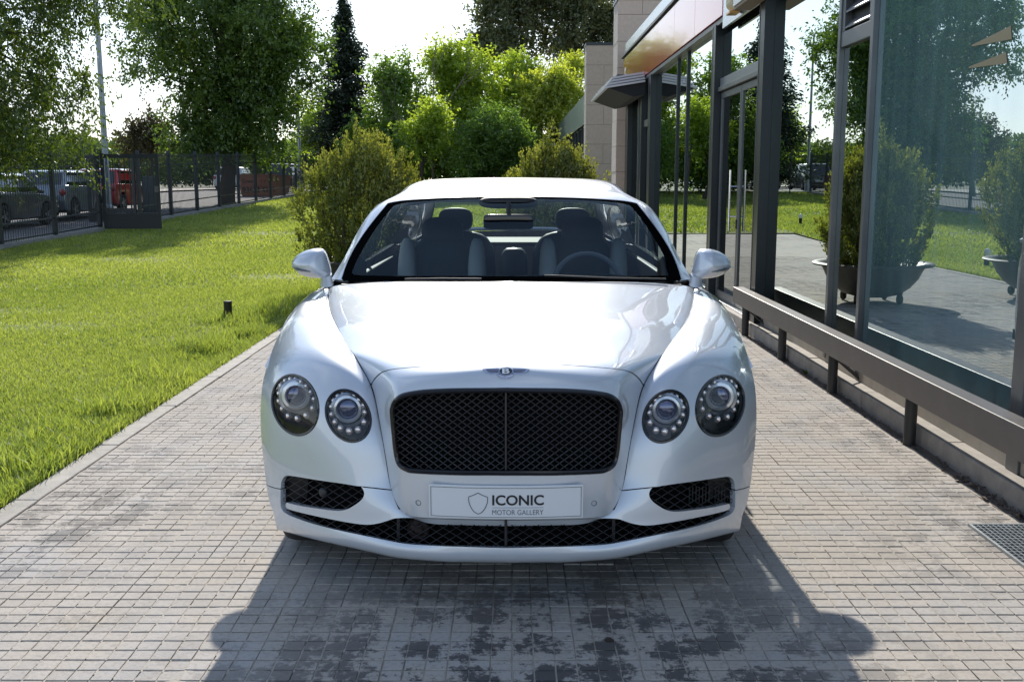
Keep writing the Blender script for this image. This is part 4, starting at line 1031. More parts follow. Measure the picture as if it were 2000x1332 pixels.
# ---- driveway of 20 cm nine-pad tiles ------------------------------------
def tile_material():
    m = bpy.data.materials.new('paving_tile'); m.use_nodes = True; t = m.node_tree; b = t.nodes['Principled BSDF']
    g = N_(t, 'ShaderNodeNewGeometry'); pos = g.outputs['Position']
    def noise(sc, det=5, ro=.6):
        n = N_(t, 'ShaderNodeTexNoise'); n.inputs['Scale'].default_value = sc; n.inputs['Detail'].default_value = det; n.inputs['Roughness'].default_value = ro; t.links.new(pos, n.inputs['Vector']); return n.outputs['Fac']
    def rng_(v, a, b_, c=0., d=1.):
        r = N_(t, 'ShaderNodeMapRange', interpolation_type='SMOOTHSTEP'); t.links.new(v, r.inputs[0]); r.inputs[1].default_value = a; r.inputs[2].default_value = b_; r.inputs[3].default_value = c; r.inputs[4].default_value = d; return r.outputs[0]
    def mix(f, c1, c2, bt='MIX'):
        x = N_(t, 'ShaderNodeMix', data_type='RGBA', blend_type=bt)
        if hasattr(f, 'links') or not isinstance(f, float): t.links.new(f, x.inputs[0])
        else: x.inputs[0].default_value = f
        for i, c in ((6, c1), (7, c2)):
            if isinstance(c, tuple): x.inputs[i].default_value = (*c, 1)
            else: t.links.new(c, x.inputs[i])
        return x.outputs[2]
    def math_(op, a, b_=None):
        n = N_(t, 'ShaderNodeMath', operation=op)
        for i, v in enumerate((a, b_)):
            if v is None: continue
            if isinstance(v, (int, float)): n.inputs[i].default_value = v
            else: t.links.new(v, n.inputs[i])
        return n.outputs[0]
    # per-tile value: white noise of the tile index
    sc = N_(t, 'ShaderNodeVectorMath', operation='SCALE'); t.links.new(pos, sc.inputs[0]); sc.inputs['Scale'].default_value = 5.0
    fl = N_(t, 'ShaderNodeVectorMath', operation='FLOOR'); t.links.new(sc.outputs[0], fl.inputs[0])
    sx = N_(t, 'ShaderNodeSeparateXYZ'); t.links.new(fl.outputs[0], sx.inputs[0]); cx = N_(t, 'ShaderNodeCombineXYZ'); t.links.new(sx.outputs[0], cx.inputs[0]); t.links.new(sx.outputs[1], cx.inputs[1])
    wn = N_(t, 'ShaderNodeTexWhiteNoise', noise_dimensions='2D'); t.links.new(cx.outputs[0], wn.inputs[0])
    fr = N_(t, 'ShaderNodeVectorMath', operation='FRACTION'); t.links.new(sc.outputs[0], fr.inputs[0])
    sub = N_(t, 'ShaderNodeVectorMath', operation='SUBTRACT'); t.links.new(fr.outputs[0], sub.inputs[0]); sub.inputs[1].default_value = (.5, .5, 0)
    fx = N_(t, 'ShaderNodeSeparateXYZ'); t.links.new(sub.outputs[0], fx.inputs[0])
    rad = math_('SQRT', math_('ADD', math_('POWER', fx.outputs[0], 2.0), math_('POWER', fx.outputs[1], 2.0)))
    c = mix(wn.outputs[0], (0.43, 0.39, 0.345), (0.475, 0.43, 0.38))
    c = mix(rng_(noise(2.2, 4), .40, .66), c, (0.43, 0.41, 0.39))
    c = mix(rng_(noise(1.1, 5), .56, .72, 0., .55), c, (0.47, 0.395, 0.295))
    c = mix(rng_(noise(55, 5, .7), .45, .75, 0., .50), c, (0.20, 0.185, 0.17))
    c = mix(rng_(noise(7, 6, .7), .54, .74, 0., .30), c, (0.27, 0.25, 0.235))
    # per-pad tone
    sc3 = N_(t, 'ShaderNodeVectorMath', operation='SCALE'); t.links.new(pos, sc3.inputs[0]); sc3.inputs['Scale'].default_value = 15.0
    f3 = N_(t, 'ShaderNodeVectorMath', operation='FLOOR'); t.links.new(sc3.outputs[0], f3.inputs[0]); s3 = N_(t, 'ShaderNodeSeparateXYZ'); t.links.new(f3.outputs[0], s3.inputs[0])
    c3 = N_(t, 'ShaderNodeCombineXYZ'); t.links.new(s3.outputs[0], c3.inputs[0]); t.links.new(s3.outputs[1], c3.inputs[1]); w3_ = N_(t, 'ShaderNodeTexWhiteNoise', noise_dimensions='2D'); t.links.new(c3.outputs[0], w3_.inputs[0])
    c = mix(rng_(w3_.outputs[0], .3, 1., 0., .13), c, (0.29, 0.27, 0.25))
    # worn dark centre of each tile, broken up by noise, strongest in oil-stained patches
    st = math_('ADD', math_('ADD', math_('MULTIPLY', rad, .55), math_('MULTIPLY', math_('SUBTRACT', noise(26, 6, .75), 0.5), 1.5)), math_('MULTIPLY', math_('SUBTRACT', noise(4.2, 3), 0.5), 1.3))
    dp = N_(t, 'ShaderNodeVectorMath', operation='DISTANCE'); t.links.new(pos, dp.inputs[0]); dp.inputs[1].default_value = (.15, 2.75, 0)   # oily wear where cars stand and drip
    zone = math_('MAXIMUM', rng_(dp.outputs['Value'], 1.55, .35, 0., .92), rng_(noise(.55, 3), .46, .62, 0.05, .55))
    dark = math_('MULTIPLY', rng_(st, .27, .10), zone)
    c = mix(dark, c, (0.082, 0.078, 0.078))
    t.links.new(c, b.inputs['Base Color']); b.inputs['Roughness'].default_value = .9; b.inputs['Specular IOR Level'].default_value = .2
    bp = N_(t, 'ShaderNodeBump'); bp.inputs['Strength'].default_value = .45; bp.inputs['Distance'].default_value = .004
    t.links.new(noise(140, 5, .7), bp.inputs['Height']); t.links.new(bp.outputs[0], b.inputs['Normal'])
    return m
M_tile = tile_material(); MATS['paving_tile'] = M_tile
M_grout = mat('sand_joint', (0.46, 0.41, 0.35), 0.95, col2=(0.33, 0.295, 0.25), nscale=14, bump=.4, bscale=150)
T0x, T1x = -2.2, 2.2; T0y = 1.8
def sand_h(x, y): return -.0052 + .0022 * np.sin(x * 17 + 3 * np.sin(y * 5)) * np.sin(y * 13 + 2 * np.sin(x * 7)) + .0016 * np.sin(x * 61 + y * 37) * np.sin(y * 71 - x * 23)
pave = grid_sheet('driveway', np.concatenate([np.arange(-2.22, 2.22, .028), [2.235]]), np.concatenate([[-8, 0, 1.8], np.arange(2.4, 7.5, .028), np.arange(7.6, 20.1, .2)]), sand_h, M_grout)
far = grid_sheet('driveway_rear', np.linspace(-2.22, 2.3, 4), np.arange(19.8, 26.6, 1.0), lambda x, y: gz(x, y) - .002, M_tile)
def tile_geo(r):
    vs = []; fs = []; mi = []
    for a in (-1, 0, 1):
        for b in (-1, 0, 1):
            cx, cy = a * .0664, b * .0664; hz = r.normal(0, .0004)
            k = len(vs); ex, ey = .0309, .0289
            for (d, zz) in ((0, -.0085), (0, -.0008), (.0011, 0)):
                for sx, sy in ((-1, -1), (1, -1), (1, 1), (-1, 1)):
                    vs.append((cx + sx * (ex - d) + r.normal(0, .0006), cy + sy * (ey - d) + r.normal(0, .0006), zz + hz))
            for l in (0, 4):
                for i in range(4): fs.append((k + l + i, k + l + (i + 1) % 4, k + l + 4 + (i + 1) % 4, k + l + 4 + i)); mi.append(0)
            fs.append((k + 8, k + 9, k + 10, k + 11)); mi.append(0)
    # sand packed into the lengthwise joints
    for x in (-.0332, .0332, .0996):
        y0 = -.0996
        while y0 < .0995:
            y1 = min(.0996, y0 + r.uniform(.02, .09)); zz = -.0012 - r.random() ** 2 * .005; k = len(vs)
            vs += [(x - .0032, y0, zz), (x + .0032, y0, zz), (x + .0032, y1, zz), (x - .0032, y1, zz)]; fs.append((k, k + 1, k + 2, k + 3)); mi.append(1); y0 = y1
    return np.array(vs), np.array(fs), np.array(mi)
variants = [tile_geo(np.random.default_rng(50 + k)) for k in range(8)]
vmesh = []
for V, F, mi in variants:
    me = npmesh('paving_tile', V, F); me.materials.append(M_tile); me.materials.append(M_grout); me.polygons.foreach_set('material_index', mi.astype(np.int32)); vmesh.append(me)
tiles = []
for j in range(90):
    for i in range(22):
        tiles.append((T0x + .1 + .2 * i, T0y + .1 + .2 * j))
def seen(x, y):
    px, py = proj(np.array([x, y, 0.0])); 
    return -60 < px < 2060 and py < 1380 and not (abs(x) < .88 and 3.45 < y < 9)
vis = sorted([t for t in tiles if seen(*t)], key=lambda t: t[1])[:300]; vset = set(vis)
r_ = np.random.default_rng(77); SV, SF, SM, off = [], [], [], 0
for (x, y) in tiles:
    k = r_.integers(0, 8); q = 2 * r_.integers(0, 2); dz = r_.normal(0, .0007); tx, ty_ = r_.normal(0, .0028, 2)
    if (x, y) in vset:
        o = link('paving_tile', vmesh[k], None, pave, (x + r_.normal(0, .0006), y + r_.normal(0, .0006), dz), (tx, ty_, q * math.pi / 2))
    else:
        V, F, mi = variants[k]; SM.append(mi); c, s = [(1, 0), (0, 1), (-1, 0), (0, -1)][q]
        W_ = np.stack([V[:, 0] * c - V[:, 1] * s, V[:, 0] * s + V[:, 1] * c, V[:, 2]], 1); W_[:, 2] += dz + W_[:, 0] * tx + W_[:, 1] * ty_
        W_[:, 0] += x; W_[:, 1] += y; SV.append(W_); SF.append(F + off); off += len(V)
rest = link('paving_tiles', npmesh('paving_tiles', np.concatenate(SV), np.concatenate(SF)), M_tile, pave); rest['kind'] = 'stuff'; rest.data.materials.append(M_grout); rest.data.polygons.foreach_set('material_index', np.concatenate(SM).astype(np.int32))
# small leaf litter and dark crumbs
# edging stones along the lawn
M_edge = mat('edging_concrete', (0.40, 0.375, 0.34), 0.85, col2=(0.29, 0.275, 0.25), nscale=9, bump=.35, bscale=120)
edg = empty('path_edging', (0, 0, 0)); edg['kind'] = 'structure'
for k in range(19):
    y0 = 1.6 + k * 1.0; w = r_.normal(0, .003)
    MB().box(-2.325 + w, -2.212 + w, y0, y0 + .994, -.12, .006 + r_.normal(0, .002)).obj('edging_stone', M_edge, edg, bevel=.006)
# kerb along the building, joints visible
kerb = empty('building_kerb', (0, 0, 0)); kerb['kind'] = 'structure'
M_kerb = mat('kerb_stone', (0.41, 0.375, 0.335), 0.8, col2=(0.30, 0.275, 0.25), nscale=10, bump=.4, bscale=140)
y = 1.4
while y < 22.5:
    L = 1.30; w = r_.normal(0, .002)
    MB().box(2.300 + w, 2.452, y, y + L - .006, -.15, .100 + r_.normal(0, .0015)).obj('kerb_stone', M_kerb, kerb, bevel=.007); y += L
# dirt strip between paving and kerb, with crumbs
grid_sheet('soil_strip', np.linspace(2.205, 2.31, 5), np.arange(1.4, 22.6, .12), lambda x, y: -.012 + .012 * np.sin(y * 7 + x * 40) * np.sin(y * 3.1), mat('soil', (0.13, 0.105, 0.085), .95, col2=(0.24, 0.20, 0.17), nscale=30, bump=1.0, bscale=200))
n = 1500; V = []; F = []
for k in range(n):
    y = 2.6 + 12 * r_.random() ** 1.5; x = 2.205 + .09 * r_.beta(2.2, 1.6); s = r_.uniform(.003, .012) * (1.5 if y < 5 else 1); a = r_.normal(0, 1, (4, 3)) * s
    a[:, 2] = np.abs(a[:, 2]) * .6; b = len(V); V += [tuple(np.array([x, y, -.004]) + q) for q in a]; F += [(b, b + 1, b + 2), (b, b + 2, b + 3), (b, b + 1, b + 3), (b + 1, b + 2, b + 3)]
for k in range(60):
    y = 2.9 + 6 * r_.random(); x = r_.uniform(-2.1, 2.15); s = r_.uniform(.002, .0055); a = r_.normal(0, 1, (4, 3)) * s
    a[:, 2] = np.abs(a[:, 2]) * .5; b = len(V); V += [tuple(np.array([x, y, .002]) + q) for q in a]; F += [(b, b + 1, b + 2), (b, b + 2, b + 3), (b, b + 1, b + 3), (b + 1, b + 2, b + 3)]
dl = link('litter', npmesh('litter', V, F), mat('litter', (0.085, 0.06, 0.05), .9, col2=(.19, .15, .12), nscale=60)); tag(dl, 'dark soil crumbs and dry litter along the kerb', 'litter', kind='stuff')
# small weeds in the strip and pebbles/leaf bits on the tiles
M_weed = leafmat('weed_leaf', (.06, .12, .02), (.13, .20, .05), .4)
for k, (x, y, s) in enumerate(((2.262, 7.75, .05), (2.262, 11.9, .045))):
    mb = MB()
    for q in range(26):
        a = r_.uniform(0, 6.28); l = r_.uniform(.4, 1) * s; d = Vector((math.cos(a) * l * .7, math.sin(a) * l * .7, l)); t_ = Vector((-math.sin(a), math.cos(a), 0)) * .008
        mb.add([(0, 0, 0), d * .5 + t_, d, d * .5 - t_], [(0, 1, 2, 3)])
    w_ = mb.obj('weed', M_weed, None, loc=(x, y, -.01)); tag(w_, 'small green weed sprouting between paving and kerb beside a %s rail post' % ('middle' if k == 0 else 'far'), 'weed', 'weeds in the soil strip')
for k, (px, py) in enumerate(((1877, 1030), (1937, 1075), (1190 + 675, 1098))):
    y_ = {0: 4.33, 1: 4.03, 2: 3.92}[k]; p = P(px, py, y_); 
cr_ = blob(MB(), (0, 0, .004), (.016, .010, .006), 2.2, 8, 5).obj('dry_leaf', mat('dry_leaf', (.035, .025, .02), .9), None, loc=tuple(P(1190, 1253, 3.13)[:2]) + (0,)); tag(cr_, 'tiny dark dry leaf on the shaded paving before the car', 'leaf')
# steel grating
gt = empty('floor_grating', (1.97, 3.55, 0)); tag(gt, 'galvanised steel floor grating let into the paving by the kerb', 'grating')
M_galv = mat('galvanised', (0.42, 0.45, 0.46), 0.45, 0.6, col2=(.30, .32, .33), nscale=20)
gw, gl = .33, .70
mb = MB(); mb.box(0, gw, 0, .012, -.004, .012); mb.box(0, gw, gl - .012, gl, -.004, .012); mb.box(0, .012, .012, gl - .012, -.004, .012); mb.box(gw - .012, gw, .012, gl - .012, -.004, .012); mb.obj('frame', M_galv, gt)
MB().box(.012, gw - .012, .012, gl - .012, -.004, .0015).obj('pit', mat('pit_grey', (.34, .35, .35), .8), gt)
bar = MB().box(-.0018, .0018, .012, gl - .012, .0018, .0105).mesh('grating_bar'); bar.materials.append(M_galv)
cross = MB().box(.012, gw - .012, -.0016, .0016, .0018, .0098).mesh('grating_bar'); cross.materials.append(M_galv)
for k in range(13): link('grating_bar', bar, None, gt, (.035 + k * .0218, 0, 0))
for k in range(22): link('cross_bar', cross, None, gt, (0, .035 + k * .0302, 0))

# ================================================================== BARRIER RAIL
rail = empty('barrier_rail', (2.25, 7.0, 0)); tag(rail, 'low brown-grey steel barrier rail on round posts along the glass facade', 'barrier')
M_rail = mat('rail_paint', (0.115, 0.105, 0.10), 0.42, 0.2, col2=(0.092, 0.085, 0.082), nscale=5, bump=.05, bscale=200)
MB().box(-.055, .045, -4.6, 3.12, .272, .425).obj('beam', M_rail, rail, bevel=.004)
M_post = mat('post_dark', (0.032, 0.032, 0.033), 0.5)
for y in (2.78, 1.42, 0.06, -1.36, -2.78):
    MB().lathe([(.034, -.02), (.034, .272)], 20, (0, y, 0)).obj('post', M_post, rail, smooth=True)
for y in (2.78, 0.06, -2.78):
    MB().bar((.03, y + .0, .235), (.17, y - .10, .105), .045, .012).obj('brace', M_post, rail)

# ================================================================== GLASS BUILDING
BLD = empty('glass_building', (2.43, 12, 0)); tag(BLD, 'dark framed glass fronted showroom with red fascia panels beside the driveway', 'building')
GX = 0.0
M_pane = glassmat('pane_mirror', (0.14, 0.20, 0.20), (0.80, 0.88, 0.86), base=0.80)
M_paneT = glassmat('pane_teal', (0.14, 0.22, 0.22), (0.78, 0.88, 0.92), base=0.72, film=((0.30, 0.52, 0.54), 0.29))
M_paneD = glassmat('pane_door', (0.18, 0.22, 0.22), (0.62, 0.66, 0.66), base=0.66)
def B_(name, x0, x1, y0, y1, z0, z1, m, bevel=.003, parent=BLD): return MB().box(x0 - 2.43, x1 - 2.43, y0 - 12, y1 - 12, z0, z1).obj(name, m, parent, bevel=bevel)
def pane(y0, y1, z0, z1, m=M_pane, x=2.43): return B_('pane', x, x + .012, y0, y1, z0, z1, m, 0)
# columns (y centre, half) protruding
for y0, y1 in ((9.80, 9.98), (12.14, 12.30), (17.7, 17.95)):
    B_('column', 2.335, 2.52, y0, y1, .09, 3.22, M_frame)
    B_('lit_edge', 2.331, 2.345, y1 + .001, y1 + .018, .09, 3.22, M_alu, 0)  # lighter strip imitates grazing light along the column's edge
B_('column', 2.385, 2.50, 4.68, 4.80, .10, 3.6, M_alu)
for y0 in (7.02, 7.72): B_('mullion', 2.392, 2.46, y0, y0 + .055, .13, 3.6, M_alu)
for y0 in (14.45, 15.3): B_('mullion', 2.405, 2.46, y0, y0 + .05, .13, 3.2, M_frame)
# sill
B_('sill', 2.40, 2.47, 2.0, 9.79, .10, .165, mat('sill_cream', (.50, .47, .42), .7, col2=(.40, .37, .33), nscale=8))
B_('sill', 2.40, 2.47, 12.31, 17.69, .10, .15, M_alu); 
# panes
pane(2.0, 4.66, .165, 3.6, M_paneT); pane(4.815, 7.015, .165, 3.6, M_paneT); pane(7.08, 7.715, .165, 2.42); pane(7.78, 9.795, .165, 3.6)
pane(12.31, 14.445, .15, 3.2); pane(14.505, 15.295, .15, 3.2); pane(15.355, 17.695, .15, 3.2)
# louvre vent above the narrow pane
lv = empty('louvre'); lv.parent = BLD
B_('louvre_frame', 2.40, 2.46, 7.08, 7.715, 2.425, 2.53, M_alu, parent=lv); B_('louvre_frame', 2.40, 2.46, 7.08, 7.715, 3.45, 3.6, M_alu, parent=lv); B_('louvre_frame', 2.402, 2.46, 7.08, 7.135, 2.532, 3.448, M_alu, parent=lv); B_('louvre_frame', 2.402, 2.46, 7.66, 7.715, 2.532, 3.448, M_alu, parent=lv)
B_('louvre_back', 2.455, 2.47, 7.136, 7.659, 2.532, 3.448, M_black, 0, parent=lv)
for k in range(8):
    z = 2.55 + k * .11; MB().add([(2.405 - 2.43, 7.14 - 12, z), (2.405 - 2.43, 7.655 - 12, z), (2.45 - 2.43, 7.655 - 12, z + .05), (2.45 - 2.43, 7.14 - 12, z + .05), (2.405 - 2.43, 7.14 - 12, z + .012), (2.405 - 2.43, 7.655 - 12, z + .012), (2.45 - 2.43, 7.655 - 12, z + .062), (2.45 - 2.43, 7.14 - 12, z + .062)],
        [(0, 1, 2, 3), (4, 7, 6, 5), (0, 4, 5, 1), (1, 5, 6, 2), (2, 6, 7, 3), (3, 7, 4, 0)]).obj('slat', M_alu, lv)
# door bay
for nm, y0, y1 in (('door', 10.0, 11.04), ('door', 11.06, 12.12)):
    d = empty(nm); d.parent = BLD
    for a, b in ((y0, y0 + .05), (y1 - .05, y1)): B_('stile', 2.415, 2.455, a, b, .11, 2.46, M_alu, parent=d)
    B_('door_rail', 2.416, 2.454, y0 + .051, y1 - .051, .11, .20, M_alu, parent=d); B_('door_rail', 2.416, 2.454, y0 + .051, y1 - .051, 2.39, 2.46, M_alu, parent=d)
    B_('pane', 2.43, 2.44, y0 + .051, y1 - .051, .201, 2.389, M_paneD, 0, parent=d)
    if y0 > 11:
        MB().tube([(2.35 - 2.43, 11.17 - 12, .92), (2.35 - 2.43, 11.17 - 12, 1.575)], .014, 12).obj('handle', M_chrome, d, smooth=True)
        for z in (1.08, 1.40): MB().tube([(2.35 - 2.43, 11.17 - 12, z), (2.43 - 2.43, 11.12 - 12, z)], .008, 8).obj('handle_standoff', M_chrome, d, smooth=True)
        B_('lock', 2.405, 2.415, 11.065, 11.09, .95, 1.05, M_black, parent=d)
B_('transom', 2.375, 2.47, 9.99, 12.13, 2.47, 2.52, M_alu); B_('transom', 2.40, 2.47, 9.99, 12.13, 2.521, 2.62, mat('transom_panel', (.26, .28, .30), .3, .3))
pane(9.99, 12.13, 2.625, 3.10); B_('threshold', 2.36, 2.46, 9.99, 12.13, .095, .112, M_alu)
# fascia
RED = mat('red_fascia', (0.50, 0.018, 0.035), 0.12, 0.0, spec=0.4, coat=0.35)
rb = RED.node_tree.nodes['Principled BSDF']; rb.inputs['Coat IOR'].default_value = 1.5; rb.inputs['IOR'].default_value = 1.45
fa = empty('fascia'); fa.parent = BLD
ysF = [11.75, 13.5, 15.2, 16.9, 18.6, 20.3, 22.0]
for a, b in zip(ysF[:-1], ysF[1:]): B_('fascia_panel', 2.325, 2.36, a + .004, b - .004, 3.27, 3.93, RED, .002, parent=fa)
V, F = text_mesh('F', .46, .02); 
mb = MB(); mb.add([(2.322 - 2.43, 21.75 - 12 - v[0] * 1.3, 3.40 + v[1]) for v in V], F); mb.obj('fascia_letter', mat('sign_white', (.75, .74, .73), .4), fa)
SILV = mat('silver_panel', (0.48, 0.51, 0.56), 0.25, 0.75)
for a, b in ((2.0, 4.7), (4.7, 7.4), (7.4, 9.78), (9.99, 11.74)): B_('fascia_panel', 2.33, 2.36, a + .003, b - .003, 3.12 if a > 9.9 else 3.62, 3.98, SILV, .002, parent=fa)
B_('fascia_rail', 2.345, 2.47, 11.75, 22.0, 3.205, 3.262, M_alu, parent=fa); B_('coping', 2.31, 2.60, 2.0, 22.4, 3.99, 4.03, M_frame); B_('parapet', 2.40, 2.62, 2.0, 22.4, 4.03, 4.30, SILV)
B_('wall_above', 2.361, 2.62, 2.0, 22.4, 3.605, 3.985, M_frame, 0)
B_('shutter_box', 2.15, 2.329, 9.2, 10.35, 3.13, 3.50, mat('shutter_white', (.60, .62, .64), .35, .2)); B_('shutter_lip', 2.16, 2.325, 9.2, 10.35, 3.10, 3.129, mat('shutter_wood', (.25, .19, .13), .6))
al = MB(); al.prism([(2.20 - 2.43, 3.22), (2.26 - 2.43, 3.16), (2.327 - 2.43, 3.16), (2.327 - 2.43, 3.50), (2.22 - 2.43, 3.50), (2.19 - 2.43, 3.42)], 10.72 - 12, 10.95 - 12, 'y'); al.obj('alarm_box', mat('alarm_cream', (.62, .55, .38), .5), BLD, bevel=.02)
B_('alarm_lens', 2.20, 2.30, 10.75, 10.92, 3.135, 3.158, mat('alarm_amber', (.55, .30, .08), .3))
# canopy over the far entrance (wedge with slats)
cn_ = empty('canopy'); cn_.parent = BLD
mb = MB(); mb.prism([(1.68 - 2.43, 3.05), (2.325 - 2.43, 3.15), (2.325 - 2.43, 2.94), (2.12 - 2.43, 2.90)], 18.36 - 12, 21.6 - 12, 'y'); mb.obj('canopy_body', mat('canopy_black', (.016, .019, .022), .8), cn_)
for k in range(4):
    MB().bar((1.65 + .045 * k - 2.43, 18.33 + .06 * k - 12, 3.06 + .058 * k), (2.32 - 2.43, 18.33 + .06 * k - 12, 3.165 + .052 * k), .05, .034).obj('canopy_slat', mat('slat_white', (.55, .57, .60), .4, .3), cn_)
    MB().bar((1.65 + .045 * k - 2.43, 18.36 + .06 * k - 12, 3.06 + .058 * k), (1.65 + .045 * k - 2.43, 21.6 - 12, 3.06 + .058 * k), .05, .034).obj('canopy_slat', MATS['slat_white'], cn_)
B_('canopy_top', 1.86, 2.325, 18.6, 21.6, 3.28, 3.30, M_frame, 0, parent=cn_)
# far entrance bay
B_('column', 2.335, 2.52, 18.9, 19.08, .09, 3.2, M_frame); B_('column', 2.335, 2.52, 21.1, 21.3, .09, 3.2, M_frame); B_('mullion', 2.40, 2.46, 19.9, 19.96, .13, 3.2, M_alu)
B_('transom', 2.38, 2.47, 17.96, 18.89, 2.4, 2.52, M_alu); pane(17.96, 18.89, .15, 2.39, M_paneD); pane(17.96, 18.89, 2.53, 3.2, M_paneD); pane(19.09, 19.89, .15, 3.2, M_paneD); pane(19.97, 21.09, .15, 3.2, M_paneD); pane(21.31, 22.4, .15, 3.2, M_paneD)
# room behind the glass
mb = MB(); mb.box(7.5 - 2.43, 7.6 - 2.43, 1.9 - 12, 22.4 - 12, 0, 4.2); mb.box(2.48 - 2.43, 7.5 - 2.43, 1.9 - 12, 2.0 - 12, .0, 4.2); mb.obj('inner_wall', mat('inner_wall', (.22, .22, .21), .8), BLD)
B_('inner_floor', 2.48, 7.5, 2.0, 22.4, .05, .11, mat('inner_floor', (.18, .17, .16), .5), 0); B_('roof_slab', 2.48, 7.6, 1.9, 22.4, 3.62, 4.25, mat('inner_ceiling', (.30, .30, .30), .8), 0)
# yellow sticker stripes on the big pane
for (za, zb_, ya, yb) in ((2.15, 2.215, 5.14, 5.58), (2.04, 2.095, 5.17, 5.60)):
    MB().prism([(ya - 12, za), (yb - 12, za + .02), (yb - 12, za + .028), (ya - 12 + .02, zb_)], 2.4262 - 2.43, 2.4285 - 2.43, 'x').obj('window_sticker', mat('sticker_yellow', (.19, .165, .09), .6), BLD)
# stone piers, slab by slab
M_stone = mat('granite_pink', (0.60, 0.475, 0.385), 0.7, col2=(0.52, 0.41, 0.33), nscale=14, ndetail=8, bump=.1, bscale=90)
M_stone2 = mat('granite_edge', (0.58, 0.51, 0.46), 0.7, col2=(0.50, 0.44, 0.40), nscale=14)
M_cap = mat('pier_cap', (0.045, 0.055, 0.065), .4, .4)
def pier(label, x0, x1, y0, y1, zt, row, wid, grp):
    zb_ = float(gz(0, y0)) - .1; p = empty('stone_pier', (x0, y0, zb_)); tag(p, label, 'pier', grp)
    MB().box(.03, x1 - x0, .03, y1 - y0, 0, zt - zb_ - .02).obj('core', mat('pier_core', (.10, .085, .075), .9), p)
    k = 0; z = 0.0
    while z < zt - zb_ - .05:
        h = min(row, zt - zb_ - z); o = (k % 2) * wid / 2; x = -o
        while x < x1 - x0:
            a = max(0, x); b = min(x + wid, x1 - x0)
            if b - a > .02: MB().box(a + .004, b - .004, r_.normal(0, .002), .035, z + .004, z + h - .004).obj('slab', M_stone, p)
            x += wid
        MB().box(r_.normal(0, .002), .034, .036, y1 - y0, z + .004, z + h - .004).obj('slab', M_stone2, p)
        z += row; k += 1
    MB().box(-.02, x1 - x0 + .02, -.02, y1 - y0 + .02, zt - zb_, zt - zb_ + .08).obj('coping', M_cap, p)
pier('tall pink granite pier at the end of the red fascia', 2.30, 4.6, 23.0, 24.0, 5.30, .56, 1.05, 'granite piers')
pier('pink granite pier between the red fascia pier and the green metal fascia', 2.30, 3.9, 32.6, 33.4, 5.55, .60, 1.1, 'granite piers')
pier('low far granite pier beyond the green metal fascia', 2.2, 4.4, 62, 63, 6.0, .62, 1.2, 'granite piers')
# second wing: green metal fascia and ribbon windows
WG = empty('office_wing', (2.45, 33.5, 0)); tag(WG, 'long low wing with pale green metal fascia above ribbon windows', 'building')
M_green = mat('green_metal', (0.30, 0.38, 0.35), .35, .35, col2=(.25, .33, .31), nscale=1.2)
for k in range(20): MB().box(0, .05, .02 + k * 1.42, 1.42 + k * 1.42 - .01, 3.35, 4.3).obj('fascia_panel', M_green, WG)
MB().box(.06, .3, 0, 28.4, 0, 1.3).obj('wall', M_stone, WG); MB().box(.12, .3, 0, 28.4, 3.3, 4.3).obj('wall_head', M_frame, WG)
for k in range(14):
    MB().box(.10, .12, .1 + k * 2.03, 1.95 + k * 2.03, 1.32, 3.3).obj('pane', M_paneD, WG); MB().box(.04, .16, 1.96 + k * 2.03, 2.12 + k * 2.03, 1.3, 3.3).obj('mullion', M_frame, WG)
MB().box(-.25, .05, 0.2, 28, 2.16, 2.24).obj('sunshade', mat('shade_white', (.6, .61, .62), .4), WG)
MB().box(.3, 6, 0, 28.4, .0, 4.2).obj('volume', M_frame, WG)
# roof screen of vertical blades
RS = empty('roof_screen', (3.3, 26.5, 5.2)); tag(RS, 'grey screen of upright metal blades on the roof behind the granite pier', 'screen')
MB().box(.06, 2.6, .1, 2.0, 0, 2.6).obj('plant_box', mat('plant_dark', (.05, .06, .065), .5), RS)
for k in range(16): MB().box(.02 + k * .16, .08 + k * .16, 0, .09, 0, 2.6).obj('blade', mat('blade_grey', (.32, .36, .36), .35, .6), RS)
MB().box(0, .0199, .1, 2.0, 0, 2.6).obj('side_panel', SILV, RS)
MB().box(.2, 2.4, .3, 1.8, -2.2, 0).obj('base', M_frame, RS)
MB().box(1.5, 4.5, -3.0, 3.0, -5.3, -2.2).obj('storey', M_frame, RS)

# ================================================================== PLANTERS
M_iron = mat('cast_iron', (0.050, 0.050, 0.048), 0.55, 0.2, col2=(0.075, 0.068, 0.060), nscale=12, bump=.1, bscale=80)
M_bark = mat('bark', (0.085, 0.062, 0.045), .9, col2=(0.05, 0.038, 0.03), nscale=20, bump=.8, bscale=60)
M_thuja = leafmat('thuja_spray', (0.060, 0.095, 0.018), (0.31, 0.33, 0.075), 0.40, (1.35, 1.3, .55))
def leaf_mesh(name, C, D, Nr, L, Wd, shade, fold=False):
    """quads: centre C, long direction D, normal-ish Nr"""
    D = D / (np.linalg.norm(D, axis=1, keepdims=True) + 1e-9); S = np.cross(D, Nr); S /= np.linalg.norm(S, axis=1, keepdims=True) + 1e-9
    L = np.asarray(L)[:, None]; Wd = np.asarray(Wd)[:, None]
    V = np.stack([C - D * L * .5, C + S * Wd * .5 - D * L * .05, C + D * L * .5, C - S * Wd * .5 - D * L * .05], 1).reshape(-1, 3)
    a = np.arange(len(C)) * 4; F = np.stack([a, a + 1, a + 2, a + 3], 1)
    return npmesh(name, V, F, np.repeat(shade, 4))
